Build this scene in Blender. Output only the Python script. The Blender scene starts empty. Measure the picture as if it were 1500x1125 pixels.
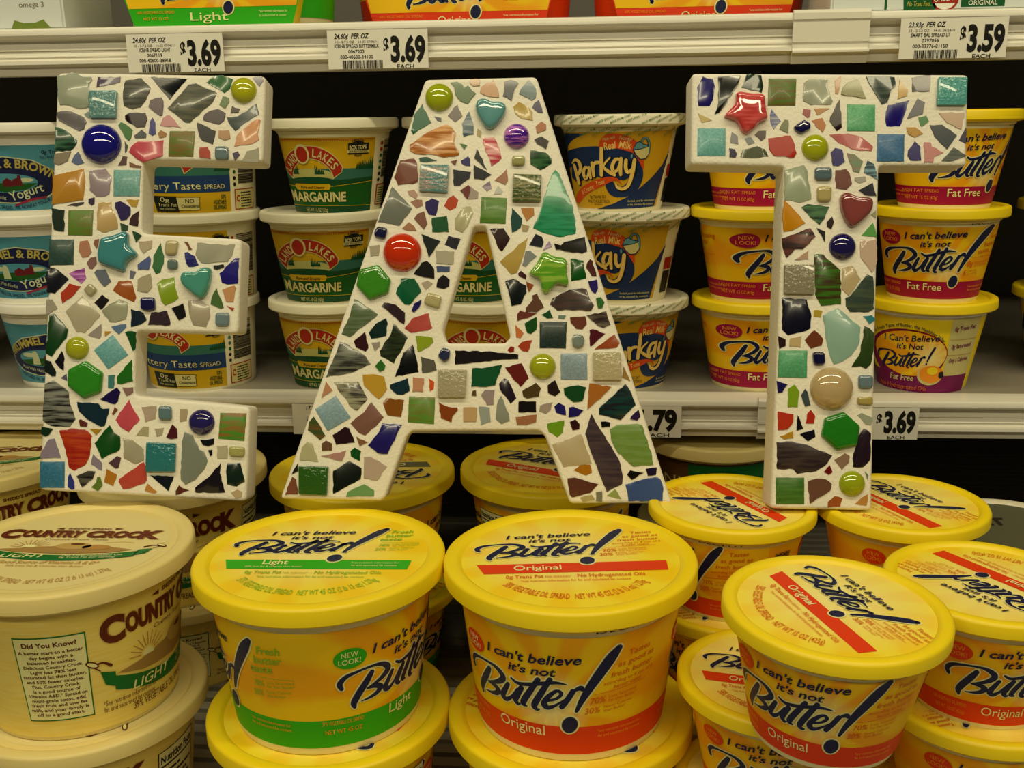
import bpy, bmesh, math, random
from math import sin, cos, pi, radians, atan2, hypot
from mathutils import Vector, Matrix
random.seed(7)
SC = bpy.context.scene
COL = SC.collection

# ------------------------------------------------------------------ camera
FPX, CX, CY = 1500.0, 750.0, 562.5          # focal length and centre of the 1500x1125 frame
PITCH, YAW, ROLL = radians(14.6), radians(4.4), radians(0.8)
_f = Vector((-sin(YAW) * cos(PITCH), cos(YAW) * cos(PITCH), -sin(PITCH)))
_r = Vector((cos(YAW), sin(YAW), 0))
_u = _r.cross(_f)
CR = _r * cos(ROLL) - _u * sin(ROLL)
CU = _u * cos(ROLL) + _r * sin(ROLL)
CF = _f
cam_d = bpy.data.cameras.new('camera'); cam = bpy.data.objects.new('camera', cam_d); COL.objects.link(cam)
cam_d.sensor_width = 36.0; cam_d.lens = 36.0 * FPX / 1500.0
cam_d.clip_start = 0.01; cam_d.clip_end = 50
cam.matrix_world = Matrix((CR, CU, -CF)).transposed().to_4x4()
SC.camera = cam

# ------------------------------------------------------------------ world, ceiling lamps, exposure
SC.view_settings.view_transform = 'Standard'; SC.view_settings.look = 'None'
SC.view_settings.gamma = 1.0; SC.view_settings.use_curve_mapping = False
SC.view_settings.exposure = 0.0
w = bpy.data.worlds.new('store_air'); SC.world = w; w.use_nodes = True
w.node_tree.nodes['Background'].inputs[0].default_value = (1.0, .88, .55, 1)
w.node_tree.nodes['Background'].inputs[1].default_value = 0.04
LIGHT = (1.0, .885, .56)
def lamp(name, loc, sx, sy, power, aim):
    d = bpy.data.lights.new(name, 'AREA'); d.shape = 'RECTANGLE'; d.size = sx; d.size_y = sy
    d.energy = power; d.color = LIGHT
    o = bpy.data.objects.new(name, d); COL.objects.link(o); o.location = loc
    o.rotation_euler = (Vector(aim) - Vector(loc)).to_track_quat('-Z', 'Y').to_euler()
    return o
# two rows of fluorescent ceiling tubes running along the aisle
lamp('ceiling_tube_light', (0.0, 0.05, 1.40), 3.2, 0.07, 25, (0.0, 0.55, -0.2))
lamp('ceiling_tube_light', (0.0, -1.25, 1.30), 3.2, 0.12, 22, (0.0, 0.65, -0.1))

# ------------------------------------------------------------------ pixel -> place
def ray(u, v):
    return CF + CR * ((u - CX) / FPX) - CU * ((v - CY) / FPX)
def at_f(u, v, F): return ray(u, v) * F
def at_z(u, v, z):
    d = ray(u, v); return d * (z / d.z)
def at_y(u, v, y):
    d = ray(u, v); return d * (y / d.y)

# ------------------------------------------------------------------ colours and materials
WHITE_SEEN = (.66, .565, .33)
def s2l(c): return c / 12.92 if c <= .04045 else ((c + .055) / 1.055) ** 2.4
def hexl(h): return tuple(s2l(int(h[i:i+2], 16) / 255) for i in (0, 2, 4))
def toned(h, f=(.88, .80, .66)):
    return '%02x%02x%02x' % tuple(int(int(h[i:i+2], 16) * q) for i, q in zip((0, 2, 4), f))
def seen(h, k=.85):
    """albedo of a thing from its colour under the warm store light"""
    return tuple(min(.92, max(.002, a / b * k)) for a, b in zip(hexl(h), WHITE_SEEN))
MATS = {}
def mat(name, col=(.8, .8, .8), rough=.45, coat=0.0, spec=.5, metal=0.0, trans=0.0):
    if name in MATS: return MATS[name]
    m = bpy.data.materials.new(name); m.use_nodes = True
    b = m.node_tree.nodes['Principled BSDF']
    b.inputs['Base Color'].default_value = (*col, 1); b.inputs['Roughness'].default_value = rough
    b.inputs['Coat Weight'].default_value = coat; b.inputs['Coat Roughness'].default_value = .04
    b.inputs['Specular IOR Level'].default_value = spec; b.inputs['Metallic'].default_value = metal
    MATS[name] = m; return m
def nd(m, t, **kw):
    n = m.node_tree.nodes.new(t)
    for k, v in kw.items(): setattr(n, k, v)
    return n
def lk(m, a, b): m.node_tree.links.new(a, b)
def add_bump(m, scale, strength, dist=.001, detail=6):
    tc = nd(m, 'ShaderNodeTexCoord'); n = nd(m, 'ShaderNodeTexNoise'); b = nd(m, 'ShaderNodeBump')
    n.inputs['Scale'].default_value = scale; n.inputs['Detail'].default_value = detail
    b.inputs['Strength'].default_value = strength; b.inputs['Distance'].default_value = dist
    lk(m, tc.outputs['Object'], n.inputs['Vector']); lk(m, n.outputs['Fac'], b.inputs['Height'])
    lk(m, b.outputs['Normal'], m.node_tree.nodes['Principled BSDF'].inputs['Normal'])
    return m
def streak_mat(name, c1, c2, scale, rough, coat, rot, speck=False, stretch=None):
    """two-tone streaky art glass"""
    if name in MATS: return MATS[name]
    m = mat(name, c1, rough, coat); p = m.node_tree.nodes['Principled BSDF']
    tc = nd(m, 'ShaderNodeTexCoord'); mp = nd(m, 'ShaderNodeMapping'); n = nd(m, 'ShaderNodeTexNoise'); r = nd(m, 'ShaderNodeValToRGB')
    mp.inputs['Rotation'].default_value = (0, rot, 0)
    mp.inputs['Scale'].default_value = stretch or ((1, 1, 1) if speck else (.18, 1, 1.5))
    n.inputs['Scale'].default_value = scale; n.inputs['Detail'].default_value = 3
    r.color_ramp.elements[0].position = .42; r.color_ramp.elements[1].position = .6
    r.color_ramp.elements[0].color = (*c1, 1); r.color_ramp.elements[1].color = (*c2, 1)
    lk(m, tc.outputs['Object'], mp.inputs['Vector']); lk(m, mp.outputs['Vector'], n.inputs['Vector'])
    lk(m, n.outputs['Fac'], r.inputs['Fac']); lk(m, r.outputs['Color'], p.inputs['Base Color'])
    return m

# ------------------------------------------------------------------ objects
def link_mesh(name, me, mats, parent=None, loc=None, smooth=None):
    if isinstance(me, bmesh.types.BMesh):
        b = me; me = bpy.data.meshes.new(name); b.to_mesh(me); b.free()
    if not me.materials:
        for m in (mats if isinstance(mats, (list, tuple)) else [mats]): me.materials.append(m)
    if smooth is not None:
        me.shade_smooth(); me.set_sharp_from_angle(angle=radians(smooth))
    o = bpy.data.objects.new(name, me); COL.objects.link(o)
    if parent is not None: o.parent = parent
    if loc is not None: o.location = loc
    return o
def tag(o, label=None, cat=None, group=None, kind=None):
    for k, v in (('label', label), ('category', cat), ('group', group), ('kind', kind)):
        if v: o[k] = v
    return o
def empty(name, loc, rot=(0, 0, 0)):
    o = bpy.data.objects.new(name, None); COL.objects.link(o); o.location = loc; o.rotation_euler = rot
    o.empty_display_size = .02
    return o
def box_bm(bm, x0, x1, y0, y1, z0, z1):
    v = [bm.verts.new(p) for p in ((x0,y0,z0),(x1,y0,z0),(x1,y1,z0),(x0,y1,z0),(x0,y0,z1),(x1,y0,z1),(x1,y1,z1),(x0,y1,z1))]
    return [bm.faces.new([v[i] for i in q]) for q in ((0,3,2,1),(4,5,6,7),(0,1,5,4),(1,2,6,5),(2,3,7,6),(3,0,4,7))]
def lathe(prof, n=72):
    bm = bmesh.new(); rings = []
    for r, z in prof:
        rings.append([bm.verts.new((0, 0, z))] if r < 1e-6 else
                     [bm.verts.new((r * cos(2*pi*i/n), r * sin(2*pi*i/n), z)) for i in range(n)])
    for a, b in zip(rings, rings[1:]):
        for i in range(n):
            j = (i + 1) % n
            if len(a) == 1 and len(b) == 1: continue
            if len(a) == 1: bm.faces.new((a[0], b[j], b[i]))
            elif len(b) == 1: bm.faces.new((a[i], a[j], b[0]))
            else: bm.faces.new((a[i], a[j], b[j], b[i]))
    bmesh.ops.recalc_face_normals(bm, faces=bm.faces)
    return bm
def extrude_profile(prof, x0, x1):
    bm = bmesh.new()
    a = [bm.verts.new((x0, y, z)) for y, z in prof]; b = [bm.verts.new((x1, y, z)) for y, z in prof]
    n = len(prof)
    for i in range(n):
        j = (i + 1) % n; bm.faces.new((a[i], a[j], b[j], b[i]))
    bm.faces.new(a); bm.faces.new(b)
    bmesh.ops.recalc_face_normals(bm, faces=bm.faces)
    return bm

# ------------------------------------------------------------------ printed artwork (flat shapes laid on lids, labels, tags)
_TXT = {}
def glyphs(s, bold, shear):
    key = (s, bold, shear)
    if key in _TXT: return _TXT[key]
    cu = bpy.data.curves.new('lettering', 'FONT'); cu.body = s; cu.size = 1.0; cu.resolution_u = 4 if len(s) < 10 else 2
    cu.offset = bold; cu.shear = shear; cu.fill_mode = 'FRONT'
    o = bpy.data.objects.new('lettering', cu); me = o.to_mesh()
    vs = [(v.co.x, v.co.y) for v in me.vertices]; fs = [tuple(p.vertices) for p in me.polygons]
    o.to_mesh_clear(); bpy.data.objects.remove(o); bpy.data.curves.remove(cu)
    if vs:
        x0 = min(v[0] for v in vs); x1 = max(v[0] for v in vs)
    else: x0, x1 = 0, 1
    _TXT[key] = (vs, fs, x0, x1); return _TXT[key]
CAPH = 0.729
def spline(pts, n=6):
    """Catmull-Rom through (x, y, width) points"""
    out = []
    P = [pts[0]] + list(pts) + [pts[-1]]
    for i in range(1, len(P) - 2):
        p0, p1, p2, p3 = P[i-1], P[i], P[i+1], P[i+2]
        for k in range(n):
            t = k / n
            out.append(tuple(.5*((2*b)+(-a+c)*t+(2*a-5*b+4*c-d)*t*t+(-a+3*b-3*c+d)*t**3) for a, b, c, d in zip(p0, p1, p2, p3)))
    out.append(tuple(pts[-1])); return out
class Art:
    def __init__(self): self.f = []; self.mats = []; self.T = lambda x, y: (x, y); self.L = 1
    def mi(self, m):
        if m not in self.mats: self.mats.append(m)
        return self.mats.index(m)
    def add(self, vs, fs, m, L=None):
        self.f.append(([self.T(*v) for v in vs], fs, self.mi(m), self.L if L is None else L))
    def poly(self, pts, m, L=None): self.add(pts, [tuple(range(len(pts)))], m, L)
    def rect(self, x0, x1, y0, y1, m, L=None): self.poly([(x0,y0),(x1,y0),(x1,y1),(x0,y1)], m, L)
    def ell(self, cx, cy, rx, ry, m, L=None, rot=0, n=28, a0=0, a1=2*pi):
        c, s = cos(rot), sin(rot); p = []
        for i in range(n if a1 - a0 > 6.2 else n + 1):
            a = a0 + (a1 - a0) * i / n; x, y = rx*cos(a), ry*sin(a)
            p.append((cx + x*c - y*s, cy + x*s + y*c))
        self.poly(p, m, L)
    def stroke(self, pts, m, L=None, grow=0, n=5):
        q = spline([(p[0], p[1], (p[2] if len(p) > 2 else 4) + grow) for p in pts], n)
        vs = []; fs = []
        for i, (x, y, w) in enumerate(q):
            a = q[max(0, i-1)]; b = q[min(len(q)-1, i+1)]
            dx, dy = b[0]-a[0], b[1]-a[1]; l = hypot(dx, dy) or 1
            nx, ny = -dy/l*w/2, dx/l*w/2
            vs += [(x+nx, y+ny), (x-nx, y-ny)]
            if i: k = 2*i; fs.append((k-2, k-1, k+1, k))
        self.add(vs, fs, m, L)
        for x, y, w in (q[0], q[-1]):
            if w > 6: self.ell(x, y, w/2, w/2, m, L, n=12)
    def text(self, s, x0, x1, y, cap, m, L=None, bold=0, shear=0, rot=0, up=-1, arc=None, warp=None):
        """s fitted between x0 and x1 on baseline y with capital height cap; up=-1 when y runs down"""
        vs, fs, a, b = glyphs(s, bold, shear)
        kx = (x1 - x0) / (b - a); ky = cap / CAPH; out = []
        for vx, vy in vs:
            px, py = (vx - a) * kx, vy * ky
            if arc:                                   # (cx, cy, radius, +1 text outside top / -1 hanging at bottom)
                cx, cy, R, sg = arc; mid = (x1 - x0) / 2
                if sg > 0: t = (px - mid) / R; q = (cx + (R+py)*sin(t), cy + up*(R+py)*cos(t))
                else: t = (px - mid) / R; q = (cx + (R-py)*sin(t), cy - up*(R-py)*cos(t))
            else:
                c, n = cos(rot), sin(rot)
                q = (x0 + px*c - py*n, y + up*(px*n + py*c))
                if warp: q = (q[0], q[1] + warp(q[0]))
            out.append(q)
        self.add(out, fs, m, L)
    # ---- to mesh
    def bm2d(self):
        bm = bmesh.new(); uvl = bm.loops.layers.uv.new('UVMap')
        for vs, fs, mi, L in self.f:
            V = [bm.verts.new((x, y, L)) for x, y in vs]
            for f in fs:
                try: F = bm.faces.new([V[i] for i in f])
                except ValueError: continue
                F.material_index = mi
        bm.normal_update()
        for F in bm.faces:
            if F.normal.z < 0: F.normal_flip()
        return bm
    def flat_into(self, name, z, step=.00015):
        bm = self.bm2d(); bmesh.ops.triangulate(bm, faces=bm.faces); uvl = bm.loops.layers.uv[0]
        for F in bm.faces:
            for l in F.loops: l[uvl].uv = (l.vert.co.x * 10, l.vert.co.y * 10)
        for v in bm.verts: v.co.z = z + step * v.co.z
        return bm
    def wrap(self, R, Rm, period=None, step=.00013, dx=.005):
        bm = self.bm2d()
        xs = [v.co.x for v in bm.verts]; x0, x1 = min(xs), max(xs)
        k = math.floor(x0 / dx) + 1
        while k * dx < x1:
            g = bm.verts[:] + bm.edges[:] + bm.faces[:]
            bmesh.ops.bisect_plane(bm, geom=g, dist=1e-7, plane_co=(k*dx, 0, 0), plane_no=(1, 0, 0)); k += 1
        bmesh.ops.triangulate(bm, faces=bm.faces); uvl = bm.loops.layers.uv[0]
        for F in bm.faces:
            off = 0
            if period: off = round(F.calc_center_median().x / period) * period
            for l in F.loops: l[uvl].uv = ((l.vert.co.x - off) * 10, l.vert.co.y * 10)
        for v in bm.verts:
            s, h, L = v.co; a = s / Rm; r = R(h) + step * (L + 1)
            v.co = (r * sin(a), -r * cos(a), h)
        return bm
# ------------------------------------------------------------------ print inks and plastics
def ink(name, h, rough=.45, k=.85): return mat(name, seen(toned(h, (.97, .94, .70)), k), rough, 0, .3)
NAVY = ink('navy_ink', '12163c'); CREAM = ink('cream_ink', 'dcd09a'); RED = ink('red_ink', 'd23408')
GREEN = ink('green_ink', '2a9a0c'); MAG = ink('magenta_ink', '94003a'); BLACK = ink('black_ink', '14100c')
ORNG = ink('orange_ink', 'e08418'); OCHRE = ink('claim_ink', 'c8600c'); LGREEN = ink('light_green_ink', '86a81c')
YEL = mat('yellow_plastic', (.92, .69, .006), .42); CRM = mat('cream_plastic', (.78, .64, .25), .42)
WHT = mat('white_plastic', (.86, .84, .76), .42)
def sun_mat(name, c1, c2, glow, centre, rad, n=11):
    """printed sunburst: rays and a pale centre"""
    m = mat(name, c1, .45, 0, .3); p = m.node_tree.nodes['Principled BSDF']
    uv = nd(m, 'ShaderNodeUVMap'); uv.uv_map = 'UVMap'
    sub = nd(m, 'ShaderNodeVectorMath', operation='SUBTRACT'); sub.inputs[1].default_value = (centre[0]*10, centre[1]*10, 0)
    lk(m, uv.outputs[0], sub.inputs[0]); sp = nd(m, 'ShaderNodeSeparateXYZ'); lk(m, sub.outputs[0], sp.inputs[0])
    at = nd(m, 'ShaderNodeMath', operation='ARCTAN2'); lk(m, sp.outputs[1], at.inputs[0]); lk(m, sp.outputs[0], at.inputs[1])
    mu = nd(m, 'ShaderNodeMath', operation='MULTIPLY'); mu.inputs[1].default_value = n; lk(m, at.outputs[0], mu.inputs[0])
    si = nd(m, 'ShaderNodeMath', operation='SINE'); lk(m, mu.outputs[0], si.inputs[0])
    no = nd(m, 'ShaderNodeTexNoise'); no.inputs['Scale'].default_value = 2.2; lk(m, sub.outputs[0], no.inputs['Vector'])
    ad = nd(m, 'ShaderNodeMath', operation='MULTIPLY_ADD'); ad.inputs[1].default_value = 3.0; lk(m, no.outputs['Fac'], ad.inputs[0]); lk(m, si.outputs[0], ad.inputs[2])
    r = nd(m, 'ShaderNodeValToRGB'); r.color_ramp.elements[0].position = .45; r.color_ramp.elements[1].position = .75
    mr = nd(m, 'ShaderNodeMath', operation='MULTIPLY_ADD'); mr.inputs[1].default_value = .3; mr.inputs[2].default_value = .15
    lk(m, ad.outputs[0], mr.inputs[0]); lk(m, mr.outputs[0], r.inputs['Fac'])
    r.color_ramp.elements[0].color = (*c1, 1); r.color_ramp.elements[1].color = (*c2, 1)
    le = nd(m, 'ShaderNodeVectorMath', operation='LENGTH'); lk(m, sub.outputs[0], le.inputs[0])
    g = nd(m, 'ShaderNodeMapRange'); g.inputs['From Min'].default_value = rad * 10; g.inputs['From Max'].default_value = 0
    g.inputs['To Min'].default_value = 0; g.inputs['To Max'].default_value = 1.0; lk(m, le.outputs['Value'], g.inputs['Value'])
    mx = nd(m, 'ShaderNodeMix', data_type='RGBA'); lk(m, g.outputs['Result'], mx.inputs['Factor'])
    lk(m, r.outputs['Color'], mx.inputs[6]); mx.inputs[7].default_value = (*glow, 1); lk(m, mx.outputs[2], p.inputs['Base Color'])
    return m
SUN_BIG = sun_mat('sunburst_print_large', (.92, .60, .004), (.90, .42, .003), (.93, .82, .36), (.012, .040), .026)
SUN_SMALL = sun_mat('sunburst_print_small', (.92, .56, .004), (.90, .38, .003), (.93, .82, .34), (.010, .034), .020)
SUN_LID = sun_mat('sunburst_print_lid', (.92, .72, .03), (.92, .62, .008), (.93, .82, .32), (-.01, .006), .060)

# ------------------------------------------------------------------ the brush-script logo, drawn as strokes (units: 1/1000, y down)
BUTTER = [
 [(105,530,34),(92,480,46),(140,425,38),(230,398,24),(330,385,22),(410,390,34),(470,422,50),(492,465,54),(455,510,48),(390,548,32),(310,578,16)],
 [(310,578,18),(385,582,44),(425,608,52),(400,645,44),(340,670,28),(258,684,8)],
 [(345,440,44),(300,515,60),(235,610,62),(198,680,56),(203,725,28)],
 [(535,505,36),(500,570,46),(470,632,52),(500,660,42),(560,615,28),(622,525,26)],
 [(655,500,44),(615,580,48),(592,632,46),(612,660,34),(632,655,16)],
 [(795,388,40),(735,495,48),(675,600,52),(660,645,44),(690,658,16)],
 [(885,372,40),(830,480,48),(770,595,52),(752,645,46),(775,668,30),(795,662,14)],
 [(572,438,20),(625,465,30),(720,450,34),(850,412,34),(930,398,28),(1005,408,8)],
 [(850,575,24),(925,548,24),(968,498,30),(935,472,28),(872,530,40),(832,605,46),(862,635,42),(925,605,24),(1000,540,12)],
 [(1055,468,44),(1015,545,46),(970,618,44)],
 [(1012,545,18),(1060,470,24),(1110,440,44),(1122,455,34)]]
BANG = [(1385,112,52),(1330,190,88),(1250,320,84),(1180,440,70),(1120,560,48),(1082,655,28)]
def logo(a, small=False):
    """I can't believe it's not Butter!"""
    for s in BUTTER: a.stroke(s, CREAM, 3, grow=24)
    a.stroke(BANG, CREAM, 3, grow=26); a.ell(1030, 785, 78, 92, CREAM, 3, rot=.25)
    for s in BUTTER: a.stroke(s, NAVY, 5)
    a.stroke(BANG, NAVY, 5); a.ell(1030, 785, 62, 77, NAVY, 5, rot=.25)
    a.text("I can't believe", 350, 1115, 268, 84, NAVY, 5, bold=.022, shear=.25, rot=.055)
    a.text("it's not", 548, 935, 360, 74, NAVY, 5, bold=.022, shear=.25, rot=.05)
def claims(a, kind, m):
    T = lambda s, x0, x1, y, c, b=.01, sh=.2: a.text(s, x0, x1, y, c, m, 4, bold=b, shear=sh, rot=.09)
    if kind == 'Original':
        T('Tastes', 1480, 1670, 205, 52); T('as good as', 1390, 1720, 290, 52); T('fresh butter', 1340, 1715, 375, 52)
        T('according to 4 out of 5', 1285, 1725, 437, 32); T('butter users', 1365, 1610, 478, 32)
        a.stroke([(1210,512,5),(1660,468,5)], m, 4)
        T('70%', 1185, 1312, 600, 58); T('Less Saturated', 1332, 1570, 558, 28, 0, 0); T("Fat than Butter*", 1332, 1580, 596, 28, 0, 0)
        T('30%', 1145, 1270, 690, 58); T('Fewer Calories', 1295, 1535, 648, 28, 0, 0); T('than Butter', 1295, 1480, 684, 28, 0, 0)
    elif kind == 'Light':
        T('Fresh', 1440, 1640, 215, 70, .02); T('butter', 1400, 1650, 305, 70, .02); T('taste', 1360, 1560, 390, 70, .02)
        a.stroke([(1380,430,5),(1720,420,5)], m, 4)
        T('78%', 1370, 1470, 520, 58); T('Less Saturated', 1490, 1720, 480, 28, 0, 0); T('Fat than Butter*', 1490, 1730, 518, 28, 0, 0)
        T('50%', 1350, 1450, 610, 58); T('Fewer Calories', 1475, 1690, 570, 28, 0, 0); T('than Butter', 1475, 1640, 608, 28, 0, 0)
    else:
        T('Amazing', 1400, 1580, 270, 60); T('butter', 1350, 1500, 360, 60); T('taste', 1290, 1430, 445, 60)
        a.stroke([(1230,490,5),(1560,470,5)], m, 4)
        T('0g', 1190, 1265, 600, 70); T('Saturated Fat', 1280, 1480, 570, 30, 0, 0); T('per serving', 1280, 1440, 605, 30, 0, 0)
        T('5', 1150, 1195, 710, 70); T('Calories', 1205, 1330, 670, 30, 0, 0); T('per serving', 1205, 1340, 706, 30, 0, 0)
def sheet_lines(a, x0, x1, y0, y1, n, m, L, up, ragged=.8):
    """rows of illegible small print"""
    rr = random.Random(3)
    for i in range(n):
        y = y0 + (y1 - y0) * (i + .5) / n; t = abs(y1 - y0) / n * .42
        xa = x0; xe = x0 + (x1 - x0) * rr.uniform(ragged, 1)
        while xa < xe:
            wd = min((x1 - x0) * rr.uniform(.06, .2), xe - xa); a.rect(xa, xa + wd * .86, y - t/2, y + t/2, m, L); xa += wd
def barcode(a, x0, x1, y0, y1, m, L, seed=1, horiz=False):
    rr = random.Random(seed); p, e = (y0, y1) if horiz else (x0, x1); W = e - p
    while p < e:
        b = W * rr.choice((.008, .012, .02, .028))
        if horiz: a.rect(x0, x1, p, min(p + b, e), m, L)
        else: a.rect(p, min(p + b, e), y0, y1, m, L)
        p += b + W * rr.choice((.008, .012, .02))
def facts(a, x0, x1, h0, h1, L=3):
    """nutrition panel in label metres"""
    a.rect(x0, x1, h0, h1, CREAM, L); H = h1 - h0; W = x1 - x0
    for r in ((x0, x1, h0, h0+W*.02), (x0, x1, h1-W*.02, h1), (x0, x0+W*.02, h0, h1), (x1-W*.02, x1, h0, h1)): a.rect(*r, BLACK, L+1)
    a.text('Nutrition Facts', x0 + W*.06, x1 - W*.06, h1 - H*.14, H*.085, BLACK, L+1, bold=.03, up=1)
    a.rect(x0 + W*.05, x1 - W*.05, h1 - H*.19, h1 - H*.17, BLACK, L+1)
    sheet_lines(a, x0 + W*.06, x1 - W*.06, h0 + H*.04, h1 - H*.22, 11, BLACK, L+1, 1, .55)

def asin_map(x, c, r, Rm):
    t = (x - c) / r
    return Rm * (math.asin(t) if abs(t) < .92 else math.copysign(math.asin(.92) + (abs(t) - .92) * 2.2, t))
def icb_label(kind, hb, Rm, big, nutri=False):
    a = Art(); half = pi * Rm; sun = SUN_BIG if big else SUN_SMALL
    band = {'Original': RED, 'Light': GREEN, 'Fat Free': MAG}[kind]; clm = {'Original': OCHRE, 'Light': LGREEN, 'Fat Free': OCHRE}[kind]
    lo, hi = hb * .055, hb * .915
    a.rect(-half, half, lo, hi, sun, 0); a.rect(-half, half, lo, hb * .265, band, 1)
    k = (.80 if big else .95) * hb / 1000; h0 = hb * (.285 if big else .27)
    for c in ((0, half) if not big else (0, 2.356*Rm, -2.356*Rm)):
        a.T = (lambda x, y: (c + (x - 740) * k * (1.04 if big else .98), h0 + (785 - y) * k)) if kind != 'Fat Free' else (lambda x, y: (c + asin_map(x, 745, 740, Rm), h0 + (785 - y) * k))
        logo(a); claims(a, kind, clm)
        nm = {'Original': (420, 830), 'Light': (520, 800), 'Fat Free': (380, 880)}[kind]
        a.text(kind, nm[0], nm[1], 905, 96, CREAM, 4, bold=.004)
        a.ell(178, 262, 126, 92, band, 4); a.text('NEW', 110, 240, 250, 48, ORNG if not big else CREAM, 5, bold=.01); a.text('LOOK!', 88, 258, 312, 48, ORNG if not big else CREAM, 5, bold=.01)
        sp = {'Original': '58% VEGETABLE OIL SPREAD', 'Light': '37% VEGETABLE OIL SPREAD', 'Fat Free': 'NON FAT SPREAD'}[kind]
        nt = 'NET WT 45 OZ' if big else 'NET WT 15 OZ (425g)'
        a.text(sp, -60, 280, 860, 40, ORNG, 4); a.text(nt, -40, 265, 945, 44, ORNG, 4)
        a.text('*see nutrition information for', 1250, 1650, 870, 30, ORNG, 4); a.text('fat and saturated fat content', 1260, 1650, 915, 30, ORNG, 4)
    a.T = lambda x, y: (x, y)
    if nutri:
        facts(a, half - .034, half - .001, hb*.3, hb*.86, 6)
    elif not big:
        for c in (half*.56,):
            barcode(a, c - .006, c + .007, hb*.42, hb*.82, BLACK, 3, 4, True); a.rect(c+.012, c+.03, hb*.09, hb*.27, BLACK, 3)
    a.text('DEC1111', half*.18, half*.36, hb*.94, hb*.03, BLACK, 2, up=1)
    return a
def icb_lid(kind, R, big):
    a = Art(); a.ell(0, 0, R*.86, R*.86, SUN_LID, 0, n=64)
    band = {'Original': RED, 'Light': GREEN, 'Fat Free': MAG, 'Herb': mat('olive_ink', seen('54502a'), .4)}[kind]; m = {'Light': LGREEN}.get(kind, OCHRE)
    k = .88 * R / 1000; a.T = lambda x, y: (.13*R + (x - 1030)*k*1.05, -.07*R + (785 - y)*k)
    a.poly([(90,815),(1700,815),(1685,1005),(150,1005)], band, 2); logo(a)
    nm = 'Original' if kind != 'Light' else 'Light'
    if kind == 'Light': a.text('Light', 430, 650, 915, 92, CREAM, 4, bold=.012); a.text('50% less fat & calories than butter', 300, 790, 980, 34, CREAM, 4)
    else: a.text(nm, 400, 800, 955, 104, CREAM, 4, bold=.012)
    claims(a, 'Light' if kind == 'Light' else 'Original', m)
    if kind == 'Light': a.text('*see nutrition information for', 1190, 1600, 895, 36, CREAM, 4); a.text('fat and saturated fat content', 1200, 1590, 950, 36, CREAM, 4)
    a.text('0g Trans Fat', 330, 640, 1110, 62, m, 4, bold=.012); a.text('PER SERVING*  -', 655, 900, 1110, 34, m, 4)
    a.text('No Hydrogenated Oils', 920, 1480, 1110, 62, m, 4, bold=.012)
    a.text('*see nutrition information for fat and saturated fat content', 450, 1350, 1185, 40, m, 4)
    a.T = lambda x, y: (x, y)
    sp = '37% VEGETABLE OIL SPREAD   NET WT 45 OZ (2 lb 13 oz) 1.27kg' if kind == 'Light' else '58% VEGETABLE OIL SPREAD   NET WT 45 OZ (2 lb 13 oz) 1.27kg'
    if not big: sp = '58% VEGETABLE OIL SPREAD   NET WT 15 OZ (425g)'
    a.text(sp, -.62*R, .62*R, 0, R*.085, m, 4, up=1, arc=(0, 0, R*.72, -1), bold=.006)
    return a

BRN = ink('brown_ink', '5a1e08'); BRN2 = ink('tan_ink', 'a87838'); DGRN = ink('ribbon_green_ink', '0e6024')
GRAIN = streak_mat('wood_grain_print', (.92, .73, .19), (.90, .68, .13), 420, .45, 0, 0, False, (.12, .12, 1.3))
def crock_art(a):
    """Country Crock mark in units 1/1000, y down, centred on 0"""
    a.text("SHEDD'S SPREAD", -180, 200, -330, 34, BRN, 4, bold=.03)
    a.poly([(-290,-340),(-215,-360),(-215,-325)], BRN, 4); a.poly([(310,-350),(235,-370),(235,-330)], BRN, 4)
    for dx, m, L in ((10, BRN2, 3), (0, BRN, 5)):
        a.text('C', -700 + dx, -520 + dx, -120, 190, m, L, bold=.055); a.text('OUNTRY', -515 + dx, 10 + dx, -150, 140, m, L, bold=.055)
        a.text('C', 40 + dx, 190 + dx, -150, 140, m, L, bold=.055); a.text('ROC', 190 + dx, 500 + dx, -150, 140, m, L, bold=.055); a.text('K', 500 + dx, 690 + dx, -130, 180, m, L, bold=.055)
    a.text('Country Fresh Taste', -270, 270, -80, 34, BRN, 4, shear=.3)
    for i in range(11):
        t = pi * (i + .5) / 11
        a.stroke([(-330 + 70*cos(t), 90 - 70*sin(t), 7), (-330 + 170*cos(t), 90 - 170*sin(t), 5)], BRN2, 3)
    a.ell(-330, 95, 55, 55, CREAM, 4, a0=pi, a1=2*pi)
    a.poly([(-600,140),(-300,95),(-150,70),(60,10),(260,40),(560,120),(380,190),(0,225),(-380,195)], ink('hill_print', '9a7440'), 3)
    a.ell(40, 60, 150, 75, ink('barrel_print', 'b08c50'), 4); a.ell(240, 80, 120, 55, BRN2, 4); a.ell(60, 20, 60, 18, BRN, 5)
    a.stroke([(250,-20,5),(420,-50,5),(520,-30,5)], BRN2, 3)
    q = [(x, 150 + 110*(1 - (x/620)**2)) for x in range(-620, 621, 62)]
    a.poly([(x, y) for x, y in q] + [(x, y + 115) for x, y in reversed(q)], DGRN, 4)
    a.poly([(-720,90),(-610,120),(-610,240),(-690,200)], DGRN, 4); a.poly([(720,90),(610,120),(610,240),(690,200)], DGRN, 4)
    a.text('LIGHT', -480, -90, 320, 74, CREAM, 5, bold=.01, shear=.2)
    a.text('No Hydrogenated Oil', 40, 520, 285, 34, CREAM, 5, rot=.06); a.text('0g Trans Fat per serving', 30, 480, 330, 34, CREAM, 5, rot=.06)
    for s in (-1, 1):
        a.stroke([(s*640,60,24),(s*700,20,14),(s*760,40,10),(s*720,80,10)], BRN, 4); a.ell(s*770, 20, 50, 24, BRN, 4, rot=.5); a.ell(s*770, 20, 38, 14, CREAM, 5, rot=.5)
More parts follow.
